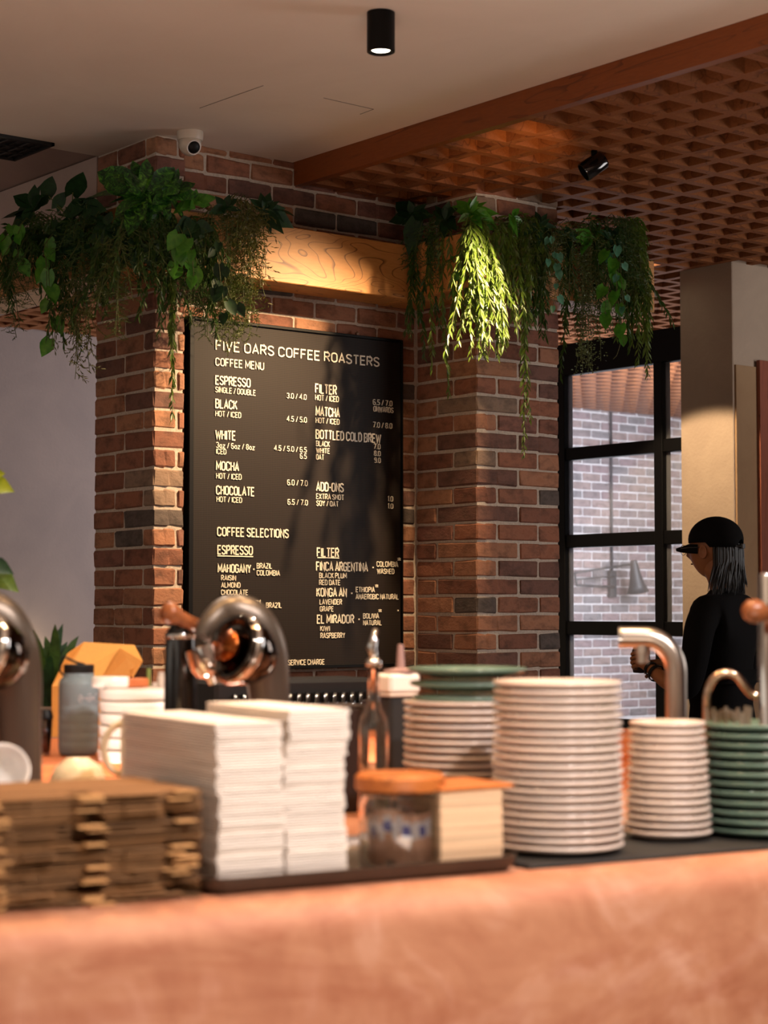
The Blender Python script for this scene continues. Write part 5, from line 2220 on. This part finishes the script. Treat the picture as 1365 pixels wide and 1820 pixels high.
m.build('screw_cap', M['black'], wb, smooth='auto')
m = MB()
ls = [P(a, b, d=depth(bp) - .0) - bp for a, b in [(150, 1181), (135, 1177), (120, 1170), (112, 1166), (108, 1180), (106, 1192), (112, 1199), (120, 1200)]]
m.tube(ls, .0028, 8)
m.build('loop_strap', M['black'], wb, smooth=True)
# printed mark: outlined badge with small lettering, on the side facing the room
m = MB()
cdir = (CAM - bp)
cdir.z = 0
cdir.normalize()
sd = Vector((-cdir.y, cdir.x, 0))
if sd.dot(RGT) < 0:
    sd = -sd


def onb(px, py):
    a = (px - 139) * s / (rw * 1.004)
    a = math.asin(max(-.97, min(.97, a)))
    return (cdir * math.cos(a) + sd * math.sin(a)) * (rw * 1.01) + Vector((0, 0, zat(py, bp) - BT))


def bottle_line(mb, pts, r=.0005):
    mb.tube([onb(*q) for q in pts], r, 4)


bottle_line(m, [(139, 1243), (141, 1234), (158, 1233), (170, 1233)])
bottle_line(m, [(139, 1243), (141, 1246), (158, 1245), (170, 1245)])
m.tube([onb(145 + 2.6 * math.cos(k), 1239.5 + 2.6 * math.sin(k)) for k in [j * .7 for j in range(10)]], .0005, 4)
xx = 151
for ch in 'NALGENE':
    for st_ in G[ch]:
        bottle_line(m, [(xx + q[0] * 3.2, 1242.5 - q[1] * 5) for q in st_], .0004)
    xx += (max(q[0] for st_ in G[ch] for q in st_) + .3) * 3.2
m.build('lettering', M['packw'], wb)

# lidded plastic cup
cp = P(80, 1342, z=BT)
s = depth(cp) / FPX
t = thing('plastic_cup', 'small clear plastic cup with a black lid beside the water bottle', 'cup', tuple(cp))
h1_ = zat(1277, cp) - BT
m = MB()
m.lathe([(0, .001), (9 * s, .001), (13 * s, h1_), (12.3 * s, h1_), (8.5 * s, .004), (0, .004)], 28, cap=False)
m.build('body', M['petcup'], t, smooth=True)
m = MB()
m.lathe([(0, .006), (8.4 * s, .006), (10 * s, h1_ * .45), (0, h1_ * .45)], 24, cap=False)
m.build('drink', plain('iced_tea', '#8a5a4a', .3), t, smooth=True)
m = MB()
m.lathe([(0, h1_), (14 * s, h1_), (14 * s, h1_ + .004), (11.5 * s, h1_ + .016), (9 * s, h1_ + .02), (0, h1_ + .02)], 28, cap=False)
m.build('lid', M['black'], t, smooth='auto')

# pile of white lids
lp = P(245, 1352, z=BT)
s = depth(lp) / FPX
zt_ = zat(1222, lp) - BT
m = MB()
rl = 70 * s
ph = zt_ / 6.15
m.lathe([(0, .001), (rl * .93, .001), (rl * .97, .004), (rl * .985, ph * .75), (rl, ph * .8), (rl, ph * .97), (rl * .98, ph * 1.0), (rl * .9, ph), (0, ph * .98)], 48, cap=False)
o0 = m.build('cake_tin', M['white_cer'], smooth='auto')
for i in range(6):
    o = o0 if i == 0 else o0.copy()
    if i:
        C.objects.link(o)
    o.location = lp + Vector((random.uniform(-.001, .001), random.uniform(-.001, .001), i * (ph + .0006)))
    tag(o, 'white shallow round dish behind the water bottle, %s' % ('top of its pile' if i == 5 else ordinal(i + 1) + ' up in its pile'), 'dish', 'white round dishes behind the water bottle')
m = MB()
m.lathe([(0, 0), (rl * .45, 0), (rl * .47, .003), (rl * .47, .020), (rl * .45, .022), (0, .022)], 36, cap=False)
o = m.build('small_dish', M['white_cer'], smooth='auto')
o.location = P(196, 1222, d=depth(lp))
o.location.z = BT + zt_ - .0015 + .003
tag(o, 'small white round dish on top of the pile of white dishes', 'dish')
ztop = BT + 6 * (ph + .0006) + .0005


def ontop(px):
    q = P(px, 1216, d=depth(lp) + .03)
    return Vector((q.x, q.y, ztop))


m = MB()
m.bbox(-.025, -.02, 0, .025, .02, .019, .002)
o = m.build('wooden_block', M['barwood'])
o.location = ontop(240)
o.rotation_euler = (0, 0, CANG)
tag(o, 'small brown wooden box on the white dishes', 'box')
m = MB()
m.tube([(0, 0, 0.001), (0, 0, .04)], .0045, 12)
o = m.build('olive_stick', M['olive'], smooth='auto')
o.location = ontop(264)
tag(o, 'short upright olive green stick on the white dishes', 'stick')
for px, h, r0, lb_ in ((287, .032, .0095, 'small ribbed glass shaker standing on the white dishes'), (275, .010, .007, 'tiny clear glass cap beside the ribbed shaker')):
    m = MB()
    m.lathe([(0, 0), (r0, 0), (r0, h * .6), (r0 * .8, h * .75), (r0 * .8, h), (0, h)], 10, cap=False)
    o = m.build('glass_shaker', plain('shaker_glass', '#b8aca4', .15), smooth=False)
    o.location = ontop(px)
    tag(o, lb_, 'shaker')

# takeaway box: kraft box with raised gable lid
D = 4.75
bxp = P(150, 1335, d=D)
bxp.z = BT
tb = thing('takeaway_box', 'open orange kraft takeaway box with raised flaps behind the water bottle', 'box', tuple(bxp))


def K(px, py, dd=0):
    return P(px, py, d=D + dd) - bxp


def sheet(mb, pts, th=.0016):
    pts = [Vector(p) for p in pts]
    nrm = (pts[1] - pts[0]).cross(pts[2] - pts[0]).normalized() * th
    i = len(mb.v)
    n = len(pts)
    mb.v += [tuple(p) for p in pts] + [tuple(p + nrm) for p in pts]
    mb.f += [tuple(range(i, i + n)), tuple(range(i + n, i + 2 * n))[::-1]]
    for k in range(n):
        k2 = (k + 1) % n
        mb.f.append((i + k, i + k2, i + n + k2, i + n + k))


KB = M['kraft_bright']
fl, fr_ = K(93, 1219), K(176, 1219)
fl0, fr0 = Vector((fl.x, fl.y, .001)), Vector((fr_.x, fr_.y, .001))
bkv = Vector((FWD.x, FWD.y, 0)).normalized() * .14 + Vector((RGT.x, RGT.y, 0)) * .06
m = MB()
sheet(m, [fl0, fr0, fr_, fl])
sheet(m, [fr0, fr0 + bkv, fr_ + bkv, fr_])
sheet(m, [fl0 + bkv, fl0, fl, fl + bkv])
sheet(m, [fr0 + bkv, fl0 + bkv, fl + bkv, fr_ + bkv])
sheet(m, [fl0, fr0, fr0 + bkv, fl0 + bkv])
m.build('box_body', KB, tb)
for nm, pts in (('lid', [K(93, 1219, 0), K(120, 1162, .03), K(150, 1141, .07), K(236, 1146, .09), K(214, 1152, .05), K(176, 1219, 0)]),
                ('side_flap', [K(170, 1219, .0), K(211, 1154, .04), K(240, 1186, .05), K(232, 1204, .05)]),
                ('side_flap', [K(213, 1152, .045), K(239, 1146, .09), K(254, 1175, .08), K(236, 1206, .06)]),
                ('front_flap', [K(176, 1219, 0), K(214, 1152, .02), K(225, 1170, .03), K(232, 1204, .03)])):
    m = MB()
    # fan triangulated plate pieces, bent a little
    pts = [Vector(p) for p in pts]
    for k in range(1, len(pts) - 1):
        sheet(m, [pts[0], pts[k], pts[k + 1]])
    m.build(nm, KB, tb)

# pale bowl, mug with round handle, near cup
bo = P(138, 1402, d=3.6)
bo = Vector((bo.x, bo.y, CT))
t = thing('cream_bowl', 'upturned cream bowl behind the cardboard carriers', 'bowl', tuple(bo))
s = 3.6 / FPX
zt_ = zat(1347, bo) - CT
m = MB()
m.lathe([(54 * s, .001), (54 * s, zt_ * .45), (50 * s, zt_ * .7), (40 * s, zt_ * .88), (24 * s, zt_ * .97), (20 * s, zt_), (0, zt_)], 40, cap=False)
m.build('body', M['cup_cream'], t, smooth=True)
mg = P(262, 1400, d=3.45)
mg = Vector((mg.x, mg.y, CT))
t = thing('cream_mug', 'cream mug with a round handle sticking out behind the napkins', 'mug', tuple(mg))
s = 3.45 / FPX
zh, zl = zat(1287, mg) - CT, zat(1375, mg) - CT
m = MB()
m.lathe([(0, .002), (44 * s, .002), (48 * s, .01), (48 * s, zh + .012), (45 * s, zh + .012), (45 * s, .012), (0, .01)], 40, cap=False)
m.build('body', M['cup_cream'], t, smooth=True)
m = MB()
zmid, hh_ = (zh + zl) / 2, (zh - zl) / 2
m.tube([RGT * (-46 * s - 32 * s * math.sin(R(a))) + Vector((0, 0, zmid + hh_ * math.cos(R(a)))) for a in range(0, 181, 15)], .0068, 12)
m.build('handle', M['cup_cream'], t, smooth=True)
nc = P(2, 1410, d=3.15)
nc = Vector((nc.x, nc.y, CT))
t = thing('white_cup', 'white cup with a thick rim tipped over behind the cardboard carriers', 'cup', tuple(nc))
s = 3.15 / FPX
cz = zat(1372, nc) - CT
m = MB()
q = (FWD * -.75 + UPV * .45 + RGT * .25).normalized().to_track_quat('Z', 'Y').to_matrix().to_4x4()
m.lathe([(0, -.05), (.022, -.05), (.036, -.035), (.044, 0), (.047, .012), (.0445, .013), (.040, 0), (.032, -.03), (0, -.042)], 44, (0, 0, cz), q, cap=False)
m.build('body', M['white_cer'], t, smooth=True)
m = MB()
m.lathe([(0, 0), (.04, 0), (.04, cz - .045), (.0, cz - .045)], 32, cap=False)
o = m.build('cup_tin', M['chrome'], smooth='auto')
o.location = nc
tag(o, 'low metal tin propping up the tipped white cup', 'tin')

# plants by the wall
pc = P(88, 1290, d=4.95)
pc.z = BT
t = thing('potted_plant', 'strappy-leaved potted plant behind the kraft takeaway box', 'plant', tuple(pc))
m = MB()
m.lathe([(0, 0), (.04, 0), (.055, .07), (.052, .07), (.04, .06), (0, .06)], 28, cap=False)
m.build('pot', M['potwhite'], t, smooth='auto')
rn = random.Random(6)
tips = [(48, 1108), (60, 1118), (98, 1108), (112, 1108), (140, 1130), (55, 1140), (120, 1140), (80, 1130), (134, 1150), (50, 1170), (60, 1195), (128, 1165), (70, 1160), (95, 1140), (105, 1170), (45, 1150), (112, 1195), (75, 1185), (90, 1165), (65, 1130)]
for i, (a, b) in enumerate(tips):
    e = P(a, b, d=4.95 + rn.uniform(-.1, .1)) - pc
    c0 = Vector((rn.uniform(-.02, .02), rn.uniform(-.02, .02), .06))
    mid = c0.lerp(e, .55) + Vector((0, 0, .05))
    m = MB()
    pts = [c0 * (1 - tt) ** 2 + mid * 2 * tt * (1 - tt) + e * tt ** 2 for tt in [k / 6 for k in range(7)]]
    wv = (CAM - pc).normalized().cross((e - c0).normalized()).normalized()
    ws = [.006, .012, .015, .015, .012, .007, 0]
    for k in range(7):
        m.v += [tuple(pts[k] + wv * ws[k]), tuple(pts[k] + Vector((0, 0, -.002))), tuple(pts[k] - wv * ws[k])]
    for k in range(6):
        q_i = k * 3
        m.f += [(q_i, q_i + 1, q_i + 4, q_i + 3), (q_i + 1, q_i + 2, q_i + 5, q_i + 4)]
    m.build('leaf', M['willow_dark' if i % 3 else 'pothos_dark'], t, smooth=True)
# tall plant beyond the frame: two leaves lean in
D = 4.6
pc = P(-60, 1330, d=D)
pc.z = BT
t = thing('lime_leaf_plant', 'tall plant whose lime green leaves lean in above the espresso tap', 'plant', tuple(pc))
m = MB()
m.lathe([(0, 0), (.05, 0), (.07, .1), (.066, .1), (.05, .09), (0, .09)], 28, cap=False)
m.build('pot', M['potwhite'], t, smooth='auto')
ms = MB()
for i, (bx_, by_, tx, ty, wf, mt) in enumerate([(-30, 860, 26, 868, .7, 'lime'), (-20, 850, 10, 838, .7, 'lime'), (-30, 1010, 34, 1045, .65, 'willow'), (-25, 1000, 25, 1015, .6, 'pothos_dark'), (-50, 900, -90, 880, .6, 'lime')]):
    a, b = P(bx_, by_, d=D) - pc, P(tx, ty, d=D - .03) - pc
    m = MB()
    leaf(m, a, b - a, (CAM - pc).normalized() + Vector((0, 0, .5)), (b - a).length, (b - a).length * wf, 5, .1, 'oval', .25)
    m.build('leaf', M[mt], t, smooth=True)
    ms.tube([(0, 0, .09), a * .6 + Vector((0, 0, .05)), a, a + (b - a) * .1], .004, 6)
ms.build('stem', M['stem'], t, smooth=True)


# ------------------------------------------------------------------ person
FD = Vector((-.249, .968, 0)).normalized()     # facing
RD = Vector((FD.y, -FD.x, 0))                  # their right hand side
pp = P(1283, 1100, d=7.05)
PO = Vector((pp.x, pp.y, 0))
per = thing('person', 'person in black cap, glasses and black shirt seen from behind at the window', 'person', tuple(PO), math.atan2(RD.y, RD.x))
# local axes: x = right, y = forward


def skin(name, nodes, edges, mat, parent, root=0, sub=2):
    me = bpy.data.meshes.new(name)
    me.from_pydata([n[:3] for n in nodes], edges, [])
    o = bpy.data.objects.new(name, me)
    C.objects.link(o)
    o.parent = parent
    md = o.modifiers.new('skin', 'SKIN')
    md.use_smooth_shade = True
    if not me.skin_vertices:
        bpy.context.view_layer.update()
    sv = me.skin_vertices[0].data if me.skin_vertices else None
    if sv is None:
        bm = bmesh.new()
        bm.from_mesh(me)
        bm.verts.layers.skin.verify()
        bm.to_mesh(me)
        bm.free()
        sv = me.skin_vertices[0].data
    for i, n in enumerate(nodes):
        rx = n[3]
        ry = n[4] if len(n) > 4 else n[3]
        sv[i].radius = (rx, ry)
        sv[i].use_root = (i == root)
    s2 = o.modifiers.new('sub', 'SUBSURF')
    s2.levels = sub
    s2.render_levels = sub
    me.materials.append(mat)
    return o


# body: pelvis, spine, neck, head core, arms, legs
N = [(0, 0, .93, .075, .06), (0, .005, 1.05, .085, .07), (0, .0, 1.20, .125, .095), (0, -.01, 1.33, .12, .085), (0, -.01, 1.41, .06, .055), (0, .0, 1.47, .048, .05), (0, .025, 1.53, .055, .07), (0, .03, 1.59, .07, .085),
     # left arm (x<0)
     (-.135, -.01, 1.36, .05), (-.19, -.01, 1.30, .047), (-.215, .0, 1.16, .042), (-.222, .02, 1.065, .028), (-.18, .13, 1.08, .032), (-.125, .245, 1.14, .022), (-.115, .275, 1.155, .020, .028), (-.105, .30, 1.165, .014, .028),
     # right arm
     (.135, -.01, 1.36, .05), (.19, -.01, 1.30, .047), (.215, .0, 1.16, .042), (.222, .02, 1.065, .028), (.17, .14, 1.07, .032), (.09, .25, 1.11, .022), (.075, .28, 1.12, .020, .028), (.06, .305, 1.13, .014, .028),
     # legs
     (-.09, 0, .86, .085), (-.10, .01, .50, .058), (-.10, -.01, .10, .036), (-.10, .0, .045, .034, .034), (-.105, .12, .03, .03, .026),
     (.09, 0, .86, .085), (.10, .01, .50, .058), (.10, -.01, .10, .036), (.10, .0, .045, .034, .034), (.105, .12, .03, .03, .026)]
E = [(0, 1), (1, 2), (2, 3), (3, 4), (4, 5), (5, 6), (6, 7), (3, 8), (8, 9), (9, 10), (10, 11), (11, 12), (12, 13), (13, 14), (14, 15), (3, 16), (16, 17), (17, 18), (18, 19), (19, 20), (20, 21), (21, 22), (22, 23),
     (0, 24), (24, 25), (25, 26), (26, 27), (27, 28), (0, 29), (29, 30), (30, 31), (31, 32), (32, 33)]
skin('body', N, E, M['skin'], per)
# clothing
N2 = [(0, .0, 1.0, .14, .11), (0, .005, 1.08, .135, .105), (0, .0, 1.20, .155, .12), (0, -.01, 1.33, .145, .11), (0, -.012, 1.405, .075, .068), (0, -.008, 1.445, .06, .058),
      (-.135, -.01, 1.350, .066), (-.198, -.01, 1.295, .062), (-.222, .0, 1.16, .054), (-.228, .02, 1.055, .054), (-.200, .09, 1.068, .047),
      (.135, -.01, 1.350, .066), (.198, -.01, 1.295, .062), (.222, .0, 1.16, .054), (.228, .02, 1.055, .054), (.200, .09, 1.066, .047), (0, .0, .93, .138, .112)]
E2 = [(0, 1), (1, 2), (2, 3), (3, 4), (4, 5), (3, 6), (6, 7), (7, 8), (8, 9), (9, 10), (3, 11), (11, 12), (12, 13), (13, 14), (14, 15), (0, 16)]
skin('shirt', N2, E2, M['shirt'], per)
N3 = [(0, 0, .98, .125, .10), (-.085, 0, .86, .115), (-.10, .01, .50, .075), (-.10, -.01, .10, .062), (.085, 0, .86, .115), (.10, .01, .50, .075), (.10, -.01, .10, .062)]
skin('trousers', N3, [(0, 1), (1, 2), (2, 3), (0, 4), (4, 5), (5, 6)], M['shirt'], per)
for sx in (-1, 1):
    m = MB()
    m.bbox(sx * .10 - .045, -.05, .0, sx * .10 + .045, .20, .07, .02)
    m.build('shoe', M['black'], per, smooth=False)
# fingers on both hands, curled round what is held
for sx, hx, hy, hz in ((-1, -.105, .30, 1.165), (1, .06, .305, 1.13)):
    for k in range(4):
        L = [.030, .034, .032, .025][k]
        z = hz + .026 - k * .016
        b = (hx + .004 * sx * -1, hy + .002, z)
        nn = [(b[0], b[1] - .02, b[2], .0085), (b[0], b[1] + .012, b[2] - .002, .0085), (b[0] - sx * .010, b[1] + .012 + L * .6, b[2] - .006, .008), (b[0] - sx * .026, b[1] + .014 + L * .75, b[2] - .012, .0072), (b[0] - sx * .038, b[1] + .008 + L * .55, b[2] - .014, .0065)]
        skin('finger', nn, [(0, 1), (1, 2), (2, 3), (3, 4)], M['skin'], per, 0, 1)
    nn = [(hx - sx * .006, hy - .03, hz + .012, .010), (hx - sx * .022, hy - .008, hz + .022, .0095), (hx - sx * .032, hy + .016, hz + .024, .008), (hx - sx * .036, hy + .032, hz + .022, .007)]
    skin('thumb', nn, [(0, 1), (1, 2), (2, 3)], M['skin'], per, 0, 1)

# head shape: ellipsoid with jaw, nose, brow, ears
HC = Vector((0, .035, 1.585))
m = MB()
nu, nv = 32, 24
for j in range(nv + 1):
    th = math.pi * j / nv
    for i in range(nu):
        a = 2 * math.pi * i / nu
        x, y, z = math.sin(th) * math.cos(a), math.sin(th) * math.sin(a), math.cos(th)
        rx, ry, rz = .073, .092, .112
        lower = max(0, -z)
        p = Vector((x * rx * (1 - .28 * lower), y * ry * (1 - .12 * lower) + (.012 * lower if y > 0 else .03 * lower), z * rz))
        f = max(0, y)
        if f > .85 and abs(x) < .35:   # nose, lips, brow
            nz_ = math.exp(-((z + .22) / .16) ** 2) * math.exp(-(x / .14) ** 2)
            p.y += .024 * nz_
            p.y += .005 * math.exp(-((z + .55) / .07) ** 2) * math.exp(-(x / .25) ** 2)
            p.y += .004 * math.exp(-((z - .18) / .08) ** 2)
        m.v.append(tuple(p + HC))
for j in range(nv):
    for i in range(nu):
        i2 = (i + 1) % nu
        m.f.append((j * nu + i, (j + 1) * nu + i, (j + 1) * nu + i2, j * nu + i2))
m.build('head', M['skin'], per, smooth=True)
for sx in (-1, 1):
    m = MB()
    q = Vector((sx, -.25, 0)).normalized().to_track_quat('Z', 'Y').to_matrix().to_4x4()
    e = HC + Vector((sx * .072, .002, -.018))
    m.lathe([(0, .004), (.010, .003), (.014, .012), (.017, .010), (.017, .004), (.012, -.006)], 20, e, q, cap=False)
    for k in range(len(m.v)):
        v_ = Vector(m.v[k]) - e
        m.v[k] = tuple(e + Vector((v_.x, v_.y * .9, v_.z * 1.55)))
    m.build('ear', M['skin'], per, smooth=True)
    m = MB()
    m.lathe([(0, 0), (.007, .001), (.0085, -.004)], 14, HC + Vector((sx * .028, .0835, .0)), Matrix.Rotation(R(-90), 4, 'X'), cap=False)
    m.build('eye', M['packw'], per, smooth=True)
m = MB()
m.tube([HC + Vector((x, .090 - abs(x) * .5, -.060)) for x in (-.014, -.007, 0, .007, .014)], .003, 6)
m.build('mouth', M['walnut'], per, smooth=True)
# cap: crown, brim, strap
m = MB()
for j in range(11):
    th = R(98) * j / 10
    for i in range(40):
        a = 2 * math.pi * i / 40
        x, y, z = math.sin(th) * math.cos(a), math.sin(th) * math.sin(a), math.cos(th)
        cut = 0
        if j == 10 and y < -.8 and abs(x) < .35:
            cut = .03 * (1 - (x / .35) ** 2)
        m.v.append((x * .087, .022 + y * .107, 1.615 + z * .088 + cut - (.018 if (j == 10 and y < 0) else 0)))
for j in range(10):
    for i in range(40):
        i2 = (i + 1) % 40
        m.f.append((j * 40 + i, (j + 1) * 40 + i, (j + 1) * 40 + i2, j * 40 + i2))
cp_ = m.build('cap', M['shirt'], per, smooth=True)
sol = cp_.modifiers.new('s', 'SOLIDIFY')
sol.thickness = .003
m = MB()
nb = 14
for layer in (0, 1):
    for k in range(nb + 1):
        a = R(20 + 140 * k / nb)
        xi, yi = .084 * math.cos(a), .022 + .100 * math.sin(a)
        ext = .062 * math.sin(R(180 * k / nb)) ** .6
        dz = -.006 * math.cos(a) ** 2
        m.v.append((xi, yi, 1.602 - layer * .010 + dz))
        m.v.append((xi * 1.02, yi + ext, 1.586 - layer * .009 + dz * 3))
b2 = (nb + 1) * 2
for k in range(nb):
    q = k * 2
    m.f += [(q, q + 1, q + 3, q + 2), (b2 + q, b2 + q + 2, b2 + q + 3, b2 + q + 1), (q + 1, b2 + q + 1, b2 + q + 3, q + 3)]
m.build('cap_brim', M['shirt'], per, smooth=True)
m = MB()
m.tube([Vector((.040 * math.sin(R(a)) * 2.0, .022 - .108 * math.cos(R(a * 1.0)), 1.588)) for a in range(-26, 27, 4)], .0055, 8, sy=.35)
m.bbox(-.012, -.094, 1.580, .010, -.086, 1.598, .001)
m.build('cap_strap', M['strap'], per, smooth='auto')
# hair: chin-length bob of many thin locks
rn = random.Random(8)
m = MB()
for k in range(330):
    a = R(rn.uniform(200, 358)) if k % 9 else R(rn.uniform(0, 30))
    rx_, ry_ = .080 + rn.uniform(-.006, .004), .100 + rn.uniform(-.008, .004)
    z0 = 1.60 - rn.uniform(0, .03)
    x0, y0 = rx_ * math.cos(a), .022 + ry_ * math.sin(a)
    side = abs(math.cos(a))
    ln = rn.uniform(.11, .165) + .03 * side
    if math.sin(a) > .15:
        ln *= .8
    ox_, oy_ = math.cos(a) * rn.uniform(.008, .045), math.sin(a) * rn.uniform(-.02, .012)
    pts = [(x0, y0, z0), (x0 * 1.04, y0 * 1.0 - .002, z0 - ln * .4), (x0 + ox_ * .8, y0 + oy_ * .6, z0 - ln * .75), (x0 + ox_ * 1.3, y0 + oy_, z0 - ln)]
    w_ = rn.uniform(.003, .0055)
    m.tube(pts, [w_, w_, w_ * .8, w_ * .2], 4, sy=.5, cap=False)
o = m.build('hair', M['hair'], per, smooth=True)
o['kind'] = 'stuff'
# inner mass under the locks
m = MB()
for j in range(7):
    t_ = j / 6
    for i in range(28):
        a = R(204 + 166 * i / 27)
        wd = 1 - .1 * t_
        m.v.append((.074 * wd * math.cos(a), .022 + (.094 - .02 * t_) * math.sin(a), 1.60 - .13 * t_))
for j in range(6):
    for i in range(27):
        m.f.append((j * 28 + i, j * 28 + i + 1, (j + 1) * 28 + i + 1, (j + 1) * 28 + i))
o = m.build('hair_underlayer', M['hair'], per, smooth=True)
# glasses
m = MB()
for sx in (-1, 1):
    c = HC + Vector((sx * .032, .108, -.008))
    m.tube([c + Vector((.022 * math.cos(t_), -.10 * .022 * abs(math.cos(t_)), .019 * math.sin(t_))) for t_ in [k * math.pi / 9 for k in range(19)]], .0013, 5)
    m.tube([c + Vector((sx * .022, -.002, .006)), HC + Vector((sx * .076, .06, .0)), HC + Vector((sx * .079, .005, .0))], .0013, 5)
m.tube([HC + Vector((-.010, .108, -.004)), HC + Vector((0, .112, -.002)), HC + Vector((.010, .108, -.004))], .0013, 5)
m.build('glasses', M['strap'], per, smooth=True)
# watch and wrist band
for nm, t0, rr in (('wrist_watch', .60, .0335), ('wrist_band', .86, .0275)):
    a, b = Vector((-.18, .13, 1.08)), Vector((-.125, .245, 1.14))
    c = a.lerp(b, t0)
    q = (b - a).to_track_quat('Z', 'Y').to_matrix().to_4x4()
    m = MB()
    m.lathe([(rr * .92, -.008), (rr, -.006), (rr, .006), (rr * .92, .008)], 24, c, q, cap=False)
    if nm == 'wrist_watch':
        m.lathe([(0, 0), (.016, 0), (.017, .003), (.015, .009), (0, .010)], 18, c + q.to_3x3() @ Vector((-rr * .9, 0, 0)), q @ Matrix.Rotation(R(-90), 4, 'Y'), cap=False)
    m.build(nm, M['black'], per, smooth='auto')
# dark brown pouch held in both hands
hb_ = per.matrix_basis.to_3x3()
rot = Matrix.Rotation(math.atan2(RD.y, RD.x), 4, 'Z')
pc_ = PO + (rot @ Vector((-.035, .325, 1.175)))
m = MB()
m.lathe([(0, -.065), (.030, -.062), (.036, -.03), (.034, .02), (.022, .055), (.024, .075), (0, .07)], 24, cap=False)
o = m.build('coffee_pouch', M['bagdark'], smooth=True)
o.location = pc_
tag(o, 'dark brown pouch held up in both hands of the person', 'pouch')
